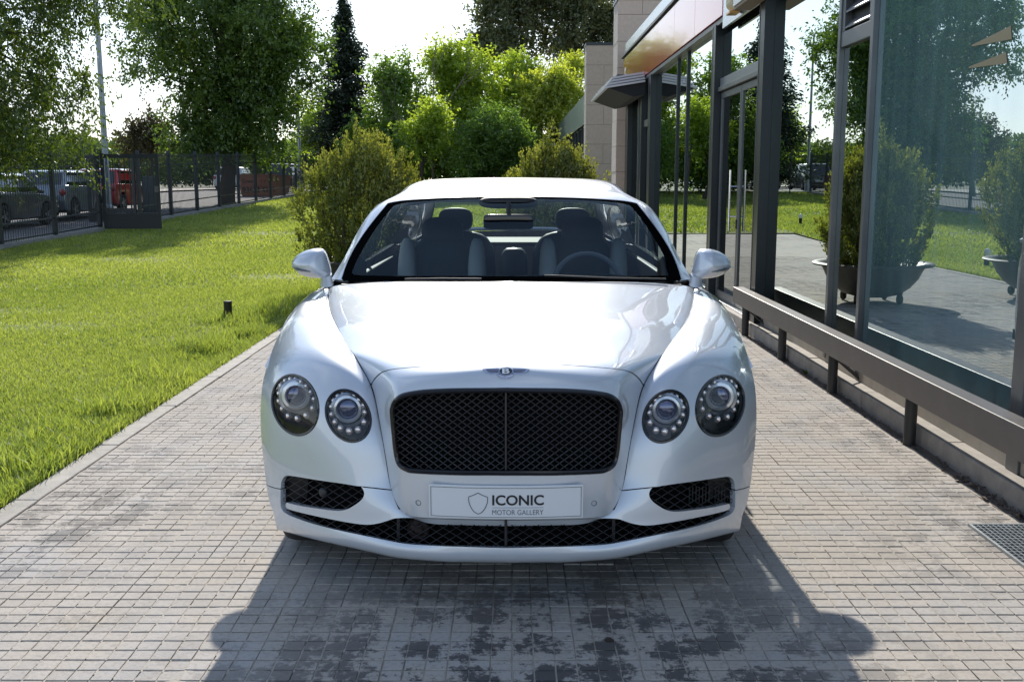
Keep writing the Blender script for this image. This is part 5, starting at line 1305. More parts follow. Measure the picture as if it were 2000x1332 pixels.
def shrub(label, x, y, w, h, z0, seed, lean=0.0):
    r = np.random.default_rng(seed); s = empty('conifer_shrub', (x, y, z0)); tag(s, label, 'shrub', 'conifer shrubs in iron bowls')
    # upright flat fans: many sprays rising from a common stem, ragged outline
    nsp = 980; C = []; D = []; NR = []; L = []; SH = []
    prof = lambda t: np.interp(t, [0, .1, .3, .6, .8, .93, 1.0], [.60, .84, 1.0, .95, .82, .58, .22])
    for k in range(nsp):
        t = r.random() ** .85; a = r.uniform(0, 2 * np.pi); ee = r.random() ** .30
        lob = 1 + .15 * math.sin(3 * a + seed) + .13 * math.sin(5 * a + 10 * t + seed) + .08 * math.sin(9 * a - 17 * t)
        rad = w * prof(t) * ee * lob; tip = np.array([math.cos(a) * rad, math.sin(a) * rad, t * h * (1 + .10 * math.sin(4 * a + seed * 1.7) * t + r.normal(0, .05)) + .02])
        up = np.array([math.cos(a) * (.55 - .45 * t), math.sin(a) * (.55 - .45 * t), 1.0]); up /= np.linalg.norm(up)
        fan = np.array([-math.sin(a), math.cos(a), 0]) * math.cos(r.uniform(-.9, .9)) + np.array([math.cos(a), math.sin(a), 0]) * .5; ln = r.uniform(.16, .30)
        brown = r.random() < .10; n = 46
        u = r.random(n); sd_ = r.normal(0, .42, n) * (1 - .55 * u)
        c = tip[None] + up[None] * ((u - .75) * ln)[:, None] + fan[None] * (sd_ * ln * .5)[:, None] + r.normal(0, .011, (n, 3))
        d = up[None] * 1.0 + fan[None] * (sd_ * 1.1)[:, None] + r.normal(0, .22, (n, 3))
        C.append(c); D.append(d); NR.append(r.normal(0, 1, (n, 3))); L.append(r.uniform(.022, .045, n))
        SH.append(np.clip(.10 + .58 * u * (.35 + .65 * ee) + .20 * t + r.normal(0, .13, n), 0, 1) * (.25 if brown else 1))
    C = np.concatenate(C); D = np.concatenate(D); NR = np.concatenate(NR); L = np.concatenate(L); SH = np.concatenate(SH)
    C[:, 0] += lean * C[:, 2]
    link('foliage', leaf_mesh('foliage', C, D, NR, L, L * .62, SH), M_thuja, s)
    mb = MB()
    for k in range(60):
        a = r.uniform(0, 6.28); t = r.uniform(.1, .9); rad = w * prof(t) * r.uniform(.3, .95); e = Vector((math.cos(a) * rad, math.sin(a) * rad, t * h)); b = Vector((r.normal(0, .03), r.normal(0, .03), -.10))
        m_ = b.lerp(e, .45) + Vector((math.cos(a) * rad * .22, math.sin(a) * rad * .22, -.12 * h * t)); mb.tube([b, b.lerp(m_, .6), m_, m_.lerp(e, .6), e], [.012, .010, .008, .006, .003], 5)
    mb.obj('branches', M_bark, s)
    return s
def planter(label, x, y):
    p = empty('bowl_planter', (x, y, 0)); tag(p, label, 'planter', 'iron bowl planters on castors')
    MB().lathe([(.0, .07), (.20, .075), (.33, .11), (.44, .19), (.53, .30), (.575, .40), (.60, .44), (.70, .455), (.71, .475), (.69, .488), (.60, .482), (.57, .46), (.52, .42), (.0, .42)], 48, (0, 0, 0)).obj('bowl', M_iron, p, smooth=True)
    MB().lathe([(0, .43), (.3, .432), (.545, .425)], 32, (0, 0, 0)).obj('soil', MATS['soil'], p, smooth=True)
    for k in range(4):
        a = R(45 + 90 * k); c = Vector((math.cos(a) * .36, math.sin(a) * .36, 0.062))
        w_ = MB().lathe([(0, -.025), (.05, -.025), (.06, -.012), (.06, .012), (.05, .025), (0, .025)], 18, c, 'x').obj('castor', M_rubber, p, smooth=True)
        MB().bar(c + Vector((0, 0, .02)), c + Vector((-.02, -.02, .14)), .035, .03).obj('castor_fork', M_iron, p)
    return p
planter('round iron bowl planter on castors standing behind the car near the facade', .49, 12.4)
shrub('olive green upright conifer in the bowl planter behind the car near the facade', .50, 12.4, .62, 1.36, .42, 3, 0.0)
planter('round iron bowl planter on castors standing at the lawn side behind the car', -1.86, 12.95)
shrub('large olive green conifer in the bowl planter beside the lawn', -1.95, 12.95, .74, 1.46, .42, 11, .10)
# bollard lights in the lawn
M_dome = mat('lamp_dome', (.75, .75, .72), .3)
def bollard(label, x, y, dome):
    b = empty('bollard_light', (x, y, float(gz(x, y)))); tag(b, label, 'light', 'garden bollard lights')
    MB().lathe([(.0, .0), (.042, .0), (.044, .02), (.044, .165), (.046, .175), (.04, .185), (0, .187)], 20).obj('post', M_black if dome else mat('bollard_black', (.012, .012, .016), .35), b, smooth=True)
    if dome: MB().lathe([(.055, .185), (.060, .215), (.055, .26), (.035, .295), (0, .305)], 20).obj('dome', M_dome, b, smooth=True)
bollard('short black bollard light without its dome in the lawn', -3.06, 10.95, False)
bollard('black garden light with white dome next to the lawn edge behind the conifer', -3.3, 17.6, True)
bollard('black garden light with white dome far along the lawn edge', -3.4, 29.5, True)

# ================================================================== FENCE
FX = -10.7
M_fence = mat('fence_paint', (0.040, 0.047, 0.054), .42, .3)
fen = empty('picket_fence', (FX, 21, 0)); tag(fen, 'long dark grey steel picket fence between lawn and street', 'fence')
ys_post = [13.4, 16.1, 18.8, 21.5, 24.1, 26.75] + [29.7] + [32.4 + 2.7 * k for k in range(9)]
pk = MB().box(-.0055, .0055, -.0055, .0055, .10, 2.02).mesh('picket'); pk.materials.append(M_fence)
post_me = MB().box(-.045, .045, -.055, .055, -.2, 2.0).add([(-.045, -.055, 2.0), (.045, -.055, 2.0), (.045, .055, 2.0), (-.045, .055, 2.0), (-.045, 0, 2.10), (.045, 0, 2.10)], [(0, 1, 5, 4), (2, 3, 4, 5), (1, 2, 5), (3, 0, 4)]).mesh('post'); post_me.materials.append(M_fence)
for y in ys_post: link('post', post_me, None, fen, (0, y - 21, float(gz(0, y))))
def bay(y0, y1, n):
    z0, z1 = float(gz(0, y0)), float(gz(0, y1))
    for zz in (.16, .50, 1.68, 1.94): MB().bar((0, y0 + .05 - 21, z0 + zz), (0, y1 - .05 - 21, z1 + zz), .022, .036).obj('rail', M_fence, fen)
    for k in range(n):
        y = y0 + (y1 - y0) * (k + 1) / (n + 1); link('picket', pk, None, fen, (0, y - 21, float(gz(0, y))))
pairs = [(13.4, 16.1), (16.1, 18.8), (18.8, 21.5), (21.5, 24.1), (24.1, 26.75)] + [(29.7, 32.4)] + [(32.4 + 2.7 * k, 35.1 + 2.7 * k) for k in range(8)]
for a, b in pairs: bay(a, b, 22 if a < 36 else 19)
for k, (a, b) in enumerate(((13.3, 26.8), (29.6, 45.), (45., 54.2))):
    z0, z1 = float(gz(0, a)), float(gz(0, b)); mb = MB(); yy = np.linspace(a, b, 14)
    for q0, q1 in zip(yy[:-1], yy[1:]):
        c0_, c1_ = float(gz(0, q0)), float(gz(0, q1)); mb.add([(-.10, q0 - 21, -.2), (.10, q0 - 21, -.2), (.10, q1 - 21, -.2), (-.10, q1 - 21, -.2), (-.10, q0 - 21, c0_ + .11), (.10, q0 - 21, c0_ + .11), (.10, q1 - 21, c1_ + .11), (-.10, q1 - 21, c1_ + .11)], [(4, 5, 6, 7), (0, 4, 7, 3), (1, 2, 6, 5), (0, 1, 5, 4), (2, 3, 7, 6)])
    mb.obj('plinth', M_conc, fen)
# gate leaves swung open
def gate(label, x, y, rz, w):
    zg = float(gz(0, y)); g = empty('gate_leaf', (x, y, zg), rz); tag(g, label, 'gate', 'open gate leaves')
    for a in (0.04, w - .04): MB().box(a - .04, a + .04, -.03, .03, .06, 2.0).obj('stile', M_fence, g)
    MB().box(.081, w - .081, -.03, .03, 1.88, 1.98).obj('top_rail', M_fence, g); MB().box(.081, w - .081, -.022, .022, .06, .42).obj('kick_panel', M_fence, g); MB().box(.081, w - .081, -.025, .025, .421, .46).obj('mid_rail', M_fence, g)
    n = int(w / .16)
    for k in range(n): MB().box(-.009, .009, -.009, .009, .461, 1.879).obj('picket', M_fence, g, loc=(.08 + (w - .16) * (k + .5) / n, 0, 0))
    MB().box(w - .12, w - .02, -.055, -.031, 1.0, 1.16).obj('lock', M_alu, g)
gate('dark steel gate leaf standing open towards the lawn', FX + .07, 26.85, R(6), 1.45)
gate('dark steel gate leaf opened out to the street', FX - .07, 29.6, R(172), 1.45)
MB_c = MB().box(-.22, .22, -.15, .15, 0, 1.25).obj('meter_cabinet', mat('cabinet_grey', (.07, .08, .085), .5), None, loc=(-12.6, 36.0, float(gz(0, 36))), bevel=.02); tag(MB_c, 'dark grey utility cabinet at the street kerb behind the gate', 'cabinet')

# ================================================================== LAMP POSTS
M_gal = mat('pole_grey', (.36, .40, .42), .5, .5, col2=(.30, .33, .35), nscale=3)
def lamp(label, x, y, h, r0, arm):
    l = empty('lamp_post', (x, y, float(gz(0, y)))); tag(l, label, 'lamp post', 'street lamp posts')
    MB().tube([(0, 0, 0), (0, 0, h)], [r0, r0 * .55], 14).obj('pole', M_gal, l, smooth=True)
    MB().lathe([(r0 * 1.6, 0), (r0 * 1.6, .35), (r0, .42)], 14).obj('base', M_gal, l, smooth=True)
    MB().box(-.2, .2, -.2, .2, -.05, .03).obj('foot_plate', M_gal, l)
    MB().tube([(0, 0, h - .02), (arm * .5, 0, h + .05), (arm, 0, h + .07)], r0 * .45, 8).obj('arm', M_gal, l, smooth=True)
    blob(MB(), (arm * 1.25, 0, h + .08), (abs(arm) * .42, .13, .07), 2.6, 16, 8).obj('lamp_head', M_gal, l, smooth=True)
lamp('thick grey street lamp post rising between the parked cars', -12.9, 33.0, 8.5, .105, -.9)
lamp('slim far street lamp post beside the big leafy tree', -12.25, 60.0, 8.8, .095, -.75)

# ================================================================== PARKED CARS
M_win = mat('car_window', (.012, .016, .018), .06, 0, spec=1.0, coat=1.0)
M_alloy = mat('alloy', (.42, .43, .44), .3, .9)
def parked(label, x, y, rz, L, Wd, H, m, belt_=.93, hood=1.0, boot=.35, grp='cars parked along the street', tail_m=None, roof_m=None, nose=.72):
    c = empty('parked_car', (x, y, float(gz(0, y)) - .055), rz); tag(c, label, 'car', grp)
    r = .31; fr, rr_ = .80, L - .75
    # body shell: side profile swept across with rounded flanks (front at y=0)
    prof = [(.06, .32), (.0, .48), (.04, nose - .06), (.20, nose + .04), (hood, belt_ - .04), (L * .55, belt_ + .02), (L - .08, belt_ + .05), (L - .02, .70), (L, .45), (L - .06, .30)]
    low = []
    def archpts(yc): return [(yc + (r + .06) * math.cos(a), r + (r + .06) * math.sin(a)) for a in np.linspace(-.15, math.pi + .15, 14)]
    bottom = [(L - .3, .24)] + archpts(rr_) + [(L * .5, .22)] + archpts(fr)
    poly = prof + bottom
    xs = [(-Wd / 2, .93), (-Wd / 2 + .035, 1.0), (-Wd / 2 + .10, 1.0)]
    mb = MB(); mb.prism(poly, -Wd / 2 + .02, Wd / 2 - .02, 'x'); me_o = mb.obj('body', m, c, smooth=True, bevel=.035, seg=3, angle=50)
    # cabin
    zb_, zt = belt_ - .02, H; y0, y1, y2, y3 = hood - .05, hood + .72, L - .55 - boot * .6, L - .06 - boot
    wb, wt = Wd / 2 - .06, Wd / 2 - .20
    ring = lambda t: [(y0 + (y1 - y0) * t, 0), (y3 + (y2 - y3) * t, 0)]
    v = []
    for t, ww in ((0, wb), (.55, wb - (wb - wt) * .45), (.92, wt), (1.0, wt - .10)):
        zz = zb_ + (zt - zb_) * t; a = y0 + (y1 - y0) * min(t, .97); b = y3 + (y2 - y3) * min(t, .97)
        if t == 1.0: a += .12; b -= .15
        v += [(-ww, a, zz), (ww, a, zz), (ww, b, zz), (-ww, b, zz)]
    f = [(12, 13, 14, 15)] + [(4 * i + k, 4 * i + (k + 1) % 4, 4 * i + 4 + (k + 1) % 4, 4 * i + 4 + k) for i in range(3) for k in range(4)]
    MB().add(v, f).obj('cabin', roof_m or m, c, smooth=True, bevel=.03, seg=2, angle=50)
    # windows proud of the cabin skin
    def lerp(t):
        ww = wb - (wb - wt) * (t / .92); return ww, y0 + (y1 - y0) * t, y3 + (y2 - y3) * t, zb_ + (zt - zb_) * t
    w0, a0, b0, z0 = lerp(.10); w1_, a1, b1, z1 = lerp(.84)
    for sg in (-1, 1):
        e = .012; mid0 = a0 + (b0 - a0) * .52; 
        for (p0, p1, q0, q1) in ((a0 + .12, mid0 - .03, a1 + .08, mid0 - .03), (mid0 + .03, b0 - .12, mid0 + .03, b1 - .08)):
            MB().add([(sg * (w0 + e), p0, z0), (sg * (w0 + e), p1, z0), (sg * (w1_ + e), q1, z1), (sg * (w1_ + e), q0, z1)], [(0, 1, 2, 3)]).obj('side_window', M_win, c)
        blob(MB(), (sg * (Wd / 2 + .06), hood + .28, belt_ + .03), (.09, .05, .06), 2.5, 12, 8).obj('door_mirror', m, c, smooth=True)
        blob(MB(), (sg * (Wd / 2 - .17), .12, nose - .06), (.15, .09, .07), 2.6, 12, 8).obj('headlight', M_chrome, c, smooth=True)
        blob(MB(), (sg * (Wd / 2 - .10), L - .05, .82), (.085, .06, .11), 2.8, 12, 8).obj('tail_light', MATS['tail_red'], c, smooth=True)
        for yy in (fr, rr_):
            w_ = empty('wheel'); w_.parent = c; w_.location = (sg * (Wd / 2 - .10), yy, r)
            MB().lathe([(.20, -.10), (r - .02, -.10), (r, -.07), (r, .07), (r - .02, .10), (.20, .10)], 28, (0, 0, 0), 'x').obj('tyre', M_rubber, w_, smooth=True)
            mb = MB().lathe([(.205, -.09), (.19, 0), (.205, .09)], 24, (0, 0, 0), 'x')
            for k in range(5): a = 2 * math.pi * k / 5; mb.bar((sg * .07, 0, 0), (sg * .085, .20 * math.cos(a), .20 * math.sin(a)), .07, .02, up=(1, 0, 0))
            mb.obj('rim', M_alloy, w_)
            MB().lathe([(0, -.02), (.19, -.02), (.19, .0), (0, .0)], 20, (0, 0, 0), 'x').obj('brake', M_black, w_)
    MB().add([(-w0 + .1, a0 - .012, z0 - .0), (w0 - .1, a0 - .012, z0), (w1_ - .06, a1 - .014, z1), (-w1_ + .06, a1 - .014, z1)], [(0, 1, 2, 3)]).obj('windscreen', M_win, c)
    MB().add([(-w0 + .12, b0 + .012, z0 + .02), (w0 - .12, b0 + .012, z0 + .02), (w1_ - .08, b1 + .014, z1), (-w1_ + .08, b1 + .014, z1)], [(0, 1, 2, 3)]).obj('rear_window', M_win, c)
    MB().box(-.26, .26, L - .012, L + .004, .56, .67).obj('number_plate', M_plate, c)
    MB().box(-Wd / 2 + .05, Wd / 2 - .05, .15, L - .15, .20, .26).obj('floor_pan', M_black, c)
    return c
P_grey = mat('paint_charcoal', (.12, .125, .13), .3, .5, coat=1.0); P_silver = mat('paint_bluegrey', (.22, .25, .29), .3, .6, coat=1.0); P_red = mat('paint_red', (.42, .012, .014), .3, 0, coat=1.0)
P_white = mat('paint_white', (.72, .72, .72), .35, 0, coat=1.0); P_dark = mat('paint_dark', (.02, .022, .026), .3, .2, coat=1.0)
# rear faces the camera: rotate by pi so the car's tail (y=L) is near
parked('charcoal hatchback with alloy wheels parked behind the picket fence under the overhanging tree', -14.45, 31.0, math.pi, 4.1, 1.75, 1.47, P_grey)
parked('blue-grey city car with red tail lamp parked ahead of the charcoal hatchback', -14.45, 35.0, math.pi, 3.5, 1.68, 1.50, P_silver, belt_=1.0, hood=.8, boot=.1, roof_m=mat('paint_silver', (.30, .33, .36), .3, .6, coat=1.0))
parked('bright red compact car parked behind the open gate', -14.5, 39.5, math.pi, 3.9, 1.72, 1.50, P_red)
parked('white car seen past the trunk of the big tree', -18.2, 70.5, math.pi, 4.3, 1.8, 1.5, P_white)
parked('dark van-like car with its tail toward the fence beside the brown skip', -15.4, 73.0, math.pi, 4.6, 1.85, 1.75, P_dark, belt_=1.05, boot=.1)
parked('grey car parked beyond the slim lamp post', -13.2, 77.0, math.pi, 4.3, 1.8, 1.55, P_silver)
# brown steel skip with phone number
sk = empty('rubble_skip', (-12.85, 52.5, float(gz(0, 52.5)) - .05)); tag(sk, 'rust brown steel skip with a phone number behind the fence', 'skip')
M_rust = mat('skip_brown', (.30, .115, .07), .7, 0, col2=(.38, .16, .10), nscale=3)
mb = MB(); mb.add([(-.85, 0, 0), (.85, 0, 0), (.95, 0, 1.05), (-.95, 0, 1.05), (-.85, 3.0, 0), (.85, 3.0, 0), (.95, 3.3, 1.05), (-.95, 3.3, 1.05)], [(0, 1, 2, 3), (5, 4, 7, 6), (1, 5, 6, 2), (4, 0, 3, 7), (0, 4, 5, 1)]); mb.obj('tub', M_rust, sk)
for z, d in ((1.03, .05), (.50, .03), (.02, .04)): MB().box(-.97 + (1.05 - z) * .09, .97 - (1.05 - z) * .09, -.05, .0, z, z + .07).obj('rib', M_rust, sk)
for x in (-.9, .84): MB().box(x, x + .07, -.045, -.001, .09, 1.03).obj('rib', M_rust, sk)
def stext(s, x0, x1, z0, z1, m):
    V, F = text_mesh(s, 1, .02); lo = V.min(0); hi = V.max(0); MB().add([(x0 + (v[0] - lo[0]) / (hi[0] - lo[0]) * (x1 - x0), -.006, z0 + (v[1] - lo[1]) / (hi[1] - lo[1]) * (z1 - z0)) for v in V], F).obj('lettering', m, sk)
stext('93672 4111', -.82, .80, .18, .47, M_ink); stext('Conena', -.80, -.25, .66, .85, M_ink)
for k in range(4): MB().box(.12 + k * .17, .20 + k * .17, -.007, -.001, .72, .80).obj('printed_square', mat('print_red', (.25, .02, .02), .6), sk)
# far office blocks
def office(label, x, y, w, d, h, cols, rows):
    o = empty('office_block', (x, y, .5)); tag(o, label, 'building', 'far office blocks')
    MB().box(0, w, 0, d, 0, h).obj('wall', mat('office_wall', (.32, .40, .46), .5), o)
    for j in range(rows):
        for i in range(cols):
            MB().box(w * (i + .08) / cols, w * (i + .92) / cols, -.08, 0, h * (j + .22) / rows, h * (j + .86) / rows).obj('window', mat('office_glass', (.08, .20, .32), .08, 0, spec=1), o)
    for i in range(cols):
        for j in range(rows): MB().box(w, w + .08, d * (i + .08) / cols, d * (i + .92) / cols, h * (j + .22) / rows, h * (j + .86) / rows).obj('window', MATS['office_glass'], o)
    MB().box(-.3, w + .3, -.3, d + .3, h, h + .4).obj('roof', mat('office_roof', (.22, .25, .28), .6), o)
office('pale blue glazed office block far behind the slim lamp post', -31.5, 150, 8.5, 18, 5.6, 5, 2)
office('small blue glazed office block glimpsed beside the thick lamp post', -59, 155, 5.5, 12, 6.6, 4, 2)

# ================================================================== TREES
def rand_dirs(r, n):
    v = r.normal(0, 1, (n, 3)); return v / np.linalg.norm(v, axis=1, keepdims=True)
def tree(name, label, base, trunk_h, trunk_r, ells, nclump, nleaf, lsize, mat_leaf, seed, clump_r=.8, droop=0.3, grp=None, cat='tree', shell=.45, bright=0.0, limbs=14, lsd=.5, jit=.09, ntw=7):
    """ells: list of (cx,cy,cz, rx,ry,rz, weight) crown volumes, world coords. Leaves gather in clumps, clumps on twigs."""
    r = np.random.default_rng(seed); zb = float(gz(base[0], base[1])); t = empty(name, (base[0], base[1], zb)); tag(t, label, cat, grp)
    w = np.array([e[6] for e in ells]); w = w / w.sum(); CC = []; SZ = []
    zs = [e[2] + e[5] for e in ells]; ztop = max(zs); zlow = min(e[2] - e[5] for e in ells)
    for k in range(nclump):
        e = ells[r.choice(len(ells), p=w)]; d = rand_dirs(r, 1)[0]; q = (shell + (1 - shell) * r.random() ** .6) if r.random() < .8 else r.random() ** .5
        bump = 1 + .18 * math.sin(3.1 * math.atan2(d[1], d[0]) + 4 * d[2] + seed) + .10 * math.sin(7 * d[2] + 5 * d[0] + seed * 2)
        CC.append(np.array(e[:3]) + d * np.array(e[3:6]) * q * bump); SZ.append(clump_r * r.uniform(.6, 1.35))
    CC = np.array(CC); SZ = np.array(SZ)
    per = max(3, nleaf // nclump); n = per * nclump; ci = np.repeat(np.arange(nclump), per)
    # leaves along short twigs inside each clump
    tw_d = rand_dirs(r, nclump * ntw); tw_d[:, 2] -= droop; tw_d /= np.linalg.norm(tw_d, axis=1, keepdims=True)
    ti = ci * ntw + r.integers(0, ntw, n); u = r.random(n) ** .8
    C = CC[ci] + tw_d[ti] * (u * SZ[ci])[:, None] + r.normal(0, 1, (n, 3)) * (jit * SZ[ci])[:, None]
    D = tw_d[ti] + r.normal(0, .7, (n, 3)); D[:, 2] -= droop * .8
    NR = r.normal(0, 1, (n, 3)); NR[:, 2] += .8
    L = lsize * r.uniform(.7, 1.35, n)
    csh = r.normal(0, .17, nclump)
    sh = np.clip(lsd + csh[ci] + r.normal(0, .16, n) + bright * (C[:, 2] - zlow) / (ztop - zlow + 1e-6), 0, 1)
    C = C - np.array([base[0], base[1], zb])
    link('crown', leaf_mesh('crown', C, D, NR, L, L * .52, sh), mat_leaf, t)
    mb = MB(); b0 = Vector((0, 0, -.2)); tt = Vector((r.normal(0, .2), r.normal(0, .2), trunk_h))
    mid = b0.lerp(tt, .5) + Vector((r.normal(0, .12), r.normal(0, .12), 0)); top = Vector((CC[:, 0].mean() - base[0], CC[:, 1].mean() - base[1], (ztop - zb) * .88))
    mb.tube([b0, b0 + Vector((0, 0, .35)), mid, tt, tt.lerp(top, .5), top], [trunk_r * 1.35, trunk_r * 1.05, trunk_r * .9, trunk_r * .75, trunk_r * .42, trunk_r * .08], 10)
    mb.obj('trunk', M_bark, t, smooth=True)
    mb = MB()
    for k in r.choice(nclump, min(limbs, nclump), replace=False):
        e = Vector(CC[k]) - Vector((base[0], base[1], zb)); s = tt.lerp(top, r.uniform(-.15, .6)) if e.z > trunk_h else tt.lerp(b0, r.uniform(0, .25))
        m_ = s.lerp(e, .5) + Vector((r.normal(0, .25), r.normal(0, .25), .12 * (e - s).length)); rr_ = trunk_r * r.uniform(.22, .42)
        mb.tube([s, s.lerp(m_, .6), m_, m_.lerp(e, .6), e], [rr_, rr_ * .85, rr_ * .6, rr_ * .38, rr_ * .12], 6)
    mb.obj('limbs', M_bark, t, smooth=True)
    return t
def at(px, py, Y):
    p = P(px, py, Y); return (float(p[0]), float(Y), float(p[2]))
def ell_px(px, py, rx, ry, Y, w=1.0, depth=None):
    c = at(px, py, Y); s = Y / FPX; return (*c, rx * s, depth or rx * s, ry * s, w)
L_elm = leafmat('leaf_elm', (0.040, 0.088, 0.016), (0.135, 0.22, 0.036), .48)
L_near = leafmat('leaf_near', (0.034, 0.066, 0.013), (0.115, 0.165, 0.028), .42)
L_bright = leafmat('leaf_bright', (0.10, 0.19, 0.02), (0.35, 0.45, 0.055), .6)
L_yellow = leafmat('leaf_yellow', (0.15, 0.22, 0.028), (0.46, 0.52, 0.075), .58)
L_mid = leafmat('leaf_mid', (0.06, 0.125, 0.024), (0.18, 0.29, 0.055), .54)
L_pine = leafmat('needle_pine', (0.06, 0.078, 0.036), (0.15, 0.17, 0.08), .35)
L_spruce = leafmat('needle_spruce', (0.012, 0.024, 0.014), (0.040, 0.060, 0.034), .15)
L_hedge = leafmat('leaf_hedge', (0.035, 0.070, 0.014), (0.11, 0.16, 0.030), .42)
L_purple = leafmat('leaf_purple', (0.050, 0.040, 0.022), (0.10, 0.09, 0.035), .35)
tree('elm_tree', 'near leafy tree with drooping twigs hanging over the picket fence', (-13.2, 19.0), 2.6, .22,
     [(-13.0, 19.5, 6.2, 5.2, 4.6, 3.8, 1.0), (-10.0, 20.0, 3.5, 1.9, 2.6, 1.7, .42), (-8.9, 19.5, 5.6, 2.3, 2.4, 1.3, .36), (-11.6, 20.5, 2.6, 1.6, 2.2, 1.1, .22)], 1080, 165000, .070, L_near, 21, .80, .85, 'leafy trees along the street', shell=.4, limbs=46, jit=.05, ntw=6)
tree('elm_tree', 'big broad leafy tree with thick trunk behind the picket fence', (-12.0, 43.5), 3.0, .33,
     [ell_px(425, 55, 190, 125, 43.5, 1.0), ell_px(445, -120, 170, 110, 43.5, .6), ell_px(470, 205, 112, 92, 43.5, .62), ell_px(560, 110, 78, 85, 43.5, .3), ell_px(400, 262, 70, 38, 43, .18)], 720, 112000, .15, L_elm, 5, 1.0, .45, 'leafy trees along the street', shell=.45, limbs=34)
GT = 'green trees beyond the end of the lawn'
tree('broadleaf_tree', 'mid green rounded tree left of the tall green trees behind the olive conifer', at(762, 360, 54)[:2], 2.0, .16, [ell_px(765, 215, 66, 62, 54), ell_px(725, 290, 55, 52, 54, .6), ell_px(795, 300, 55, 60, 53, .6), ell_px(770, 150, 34, 34, 54, .35)], 230, 21000, .19, L_mid, 31, .9, .2, GT, bright=.25)
tree('broadleaf_tree', 'tall bright green tree at the middle of the tree belt', at(905, 360, 56)[:2], 3.0, .20, [ell_px(900, 145, 52, 58, 56), ell_px(930, 215, 72, 62, 56, .9), ell_px(862, 120, 26, 28, 56, .22), ell_px(880, 285, 60, 55, 55, .6)], 270, 25000, .19, L_bright, 32, .9, .2, GT, bright=.35)
tree('broadleaf_tree', 'upright light green tree between the tall bright tree and the yellow-green one', at(1010, 360, 59)[:2], 3.0, .18, [ell_px(1015, 165, 55, 55, 59), ell_px(985, 230, 45, 55, 59, .6)], 170, 15000, .20, L_bright, 33, .9, .2, GT, bright=.3)
tree('broadleaf_tree', 'yellow-green sunlit rounded tree next to the granite piers', at(1080, 360, 56)[:2], 2.6, .18, [ell_px(1078, 185, 56, 48, 56), ell_px(1050, 240, 48, 55, 56, .7), ell_px(1115, 135, 28, 24, 60, .25)], 210, 19000, .18, L_yellow, 34, .85, .2, GT, bright=.25)
tree('broadleaf_tree', 'dark green dense bushy tree in front of the tall bright tree', at(965, 365, 49)[:2], 1.4, .13, [ell_px(965, 265, 62, 52, 49), ell_px(935, 312, 50, 40, 49, .5), ell_px(1010, 310, 42, 42, 49, .5)], 220, 22000, .145, L_mid, 35, .75, .15, GT, bright=.1)
tree('broadleaf_tree', 'small bright green tree with loose leaves beside the olive conifer', at(832, 362, 47)[:2], 1.6, .10, [ell_px(830, 262, 34, 42, 47), ell_px(846, 225, 22, 30, 47, .4)], 90, 7000, .15, L_bright, 36, .7, .25, GT, bright=.3)
tree('broadleaf_tree', 'pale loose-leaved tree beside the slim lamp post left of the spruce', at(628, 350, 68)[:2], 2.2, .14, [ell_px(622, 245, 30, 42, 68), ell_px(600, 270, 30, 22, 68, .5)], 80, 6500, .19, L_bright, 37, .9, .3, 'leafy trees along the street', bright=.2)
tree('broadleaf_tree', 'purple-brown leaved shrub tree next to the big broad tree', at(285, 345, 52)[:2], 1.6, .09, [ell_px(292, 262, 38, 34, 52), ell_px(270, 285, 34, 26, 52, .6)], 90, 5500, .16, L_purple, 38, .75, .1, 'leafy trees along the street')
GP = 'tall pines behind the tree belt'
tree('pine_tree', 'grey-green airy pine standing behind the tall bright tree', at(990, 330, 76)[:2], 6.5, .26, [ell_px(985, 55, 60, 62, 76), ell_px(1010, -20, 60, 50, 76, .7), ell_px(945, 85, 30, 28, 76, .25)], 210, 17000, .26, L_pine, 41, 1.25, -.1, GP)
tree('pine_tree', 'wide grey-green pine standing behind the granite piers', at(1120, 330, 78)[:2], 6.5, .28, [ell_px(1105, 60, 75, 55, 78), ell_px(1150, 0, 85, 62, 78, .9), ell_px(1070, -10, 60, 50, 78, .6), ell_px(1190, 55, 40, 40, 78, .3)], 300, 24000, .26, L_pine, 42, 1.25, -.1, GP)
# spruce: tiers of drooping boughs
def spruce(label, px, Y, top_py, half_px, seed):
    r = np.random.default_rng(seed); b = at(px, 350, Y); zb = float(gz(0, Y)); H = at(px, top_py, Y)[2] - zb; s = Y / FPX
    t = empty('spruce_tree', (b[0], b[1], zb)); tag(t, label, 'tree')
    C = []; D = []; SH = []; nb = 560
    for k in range(nb):
        u = r.random() ** .75; z = H * (1 - u * .92); rad = half_px * s * (u ** .80) * r.uniform(.45, 1.25) * (1 + .22 * math.sin(9 * u * 6.28 * .5)); a = r.uniform(0, 6.283)
        n = 44; q = r.random(n) ** .7; dirv = np.array([math.cos(a), math.sin(a), -.12]); up = .10 * rad
        c = np.array([0, 0, z])[None] + dirv[None] * (q * rad)[:, None] + np.array([0, 0, 1.])[None] * (up * (q ** 2) - .10 * q)[:, None] + np.stack([-math.sin(a) * r.normal(0, .16, n), math.cos(a) * r.normal(0, .16, n), r.normal(-.06, .10, n)], 1) * (.5 + q[:, None])
        C.append(c); D.append(dirv[None] + r.normal(0, .5, (n, 3)) + np.array([0, 0, -.3])); SH.append(np.clip(.2 + .5 * q + r.normal(0, .15, n), 0, 1))
    C = np.concatenate(C); D = np.concatenate(D); SH = np.concatenate(SH); n = len(C)
    link('crown', leaf_mesh('crown', C, D, r.normal(0, 1, (n, 3)), r.uniform(.16, .30, n), r.uniform(.07, .12, n), SH), L_spruce, t)
    MB().tube([(0, 0, -.2), (0, 0, H * .5), (0, 0, H * .98)], [.24, .14, .02], 8).obj('trunk', M_bark, t, smooth=True)
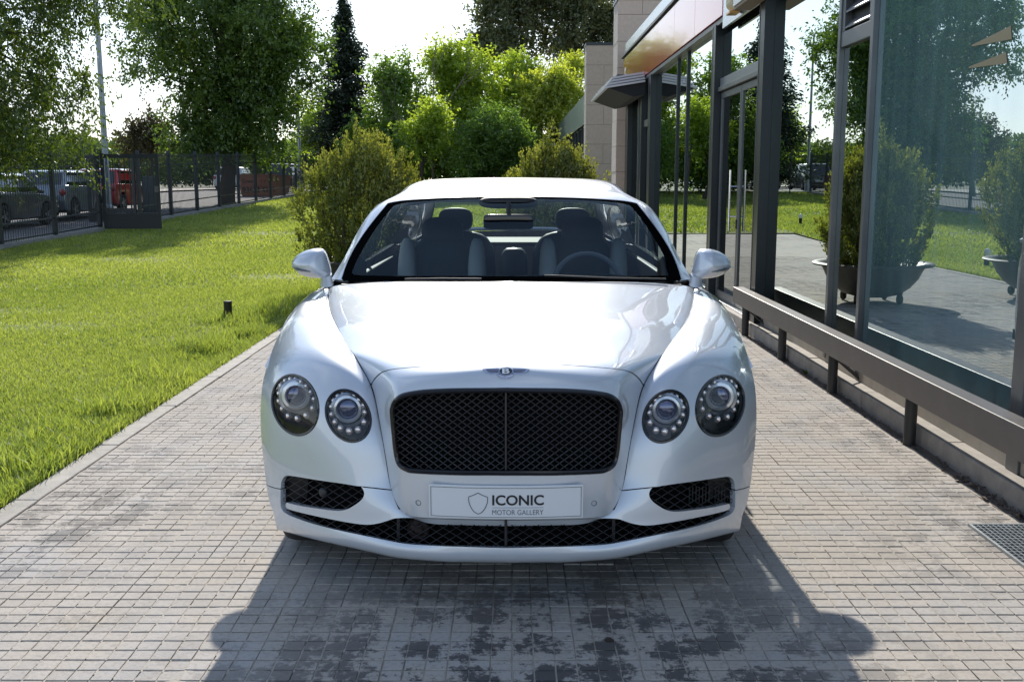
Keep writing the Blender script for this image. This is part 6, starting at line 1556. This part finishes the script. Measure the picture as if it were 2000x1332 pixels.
spruce('dark pointed spruce towering between the leafy trees', 678, 58, -6, 92, 8)
# dead bare branches between trees
db = MB(); r_ = np.random.default_rng(4); o3 = Vector(at(848, 340, 52)); zb = float(gz(0, 52)); root = Vector((o3.x, o3.y, zb))
def br(a, d, l, rr_, dep):
    e = a + d * l; db.tube([a - root, a.lerp(e, .5) + Vector(r_.normal(0, .05 * l, 3)) - root, e - root], [rr_, rr_ * .8, rr_ * .5], 5)
    if dep:
        for k in range(3): br(a.lerp(e, r_.uniform(.5, 1)), (d + Vector(r_.normal(0, .45, 3))).normalized(), l * .62, rr_ * .5, dep - 1)
br(root, Vector((-.02, 0, 1)), 4.2, .07, 3)
o = db.obj('bare_tree', mat('dead_bark', (.16, .12, .10), .9), None, loc=tuple(root)); tag(o, 'leafless grey branches standing between the green trees', 'tree')
# hedges: one mass each
def hedge(label, x0, x1, y0, y1, h, n, ls, m, seed, zoff=0.0, lsd=.4):
    r = np.random.default_rng(seed); x = r.uniform(x0, x1, n); y = r.uniform(y0, y1, n)
    top = h * (.78 + .20 * np.sin(y * .55 + seed) * np.sin(x * .7 + y * .23) + .10 * np.sin(y * 1.9 + x * 1.3)); z = gz(x, y) + zoff + top * r.random(n) ** .45
    C = np.stack([x, y, z], 1); D = r.normal(0, 1, (n, 3)); NR = r.normal(0, 1, (n, 3)); L = ls * r.uniform(.6, 1.4, n)
    o = link('hedge', leaf_mesh('hedge', C, D, NR, L, L * .6, np.clip(lsd + r.normal(0, .22, n) + .2 * np.sin(y * 1.1 + x), 0, 1)), m); tag(o, label, 'hedge', kind='stuff')
hedge('green hedge of bushes along the far side of the street', -29, -24.5, 14, 110, 3.6, 60000, .26, L_hedge, 3)
hedge('dark understorey of bushes beneath the tree belt', -9, 2.0, 55, 64, 3.4, 22000, .24, L_mid, 4, lsd=.2)
hedge('far line of tree tops on the horizon left of the street', -140, -45, 120, 190, 6.5, 26000, .9, L_hedge, 6)
hedge('bushes at the street end beyond the parked cars', -26, -9.5, 82, 92, 4.0, 22000, .28, L_hedge, 7)
# wire mesh fence at the end of the lawn
wf = empty('wire_fence', (-9.5, 53.5, float(gz(0, 53.5)))); tag(wf, 'thin dark wire fence closing the end of the lawn before the trees', 'fence')
for k in range(6): MB().tube([(k * 2.3, 0, 0), (k * 2.3, 0, 2.1)], .03, 6).obj('post', M_fence, wf)
for k in range(5):
    mb = MB()
    for q in range(12): mb.box(k * 2.3 + q * .19, k * 2.3 + q * .19 + .006, -.004, .004, .05, 2.0)
    for q in range(5): mb.box(k * 2.3, k * 2.3 + 2.3, -.010, -.005, .1 + q * .46, .11 + q * .46)
    mb.obj('mesh_panel', M_fence, wf)
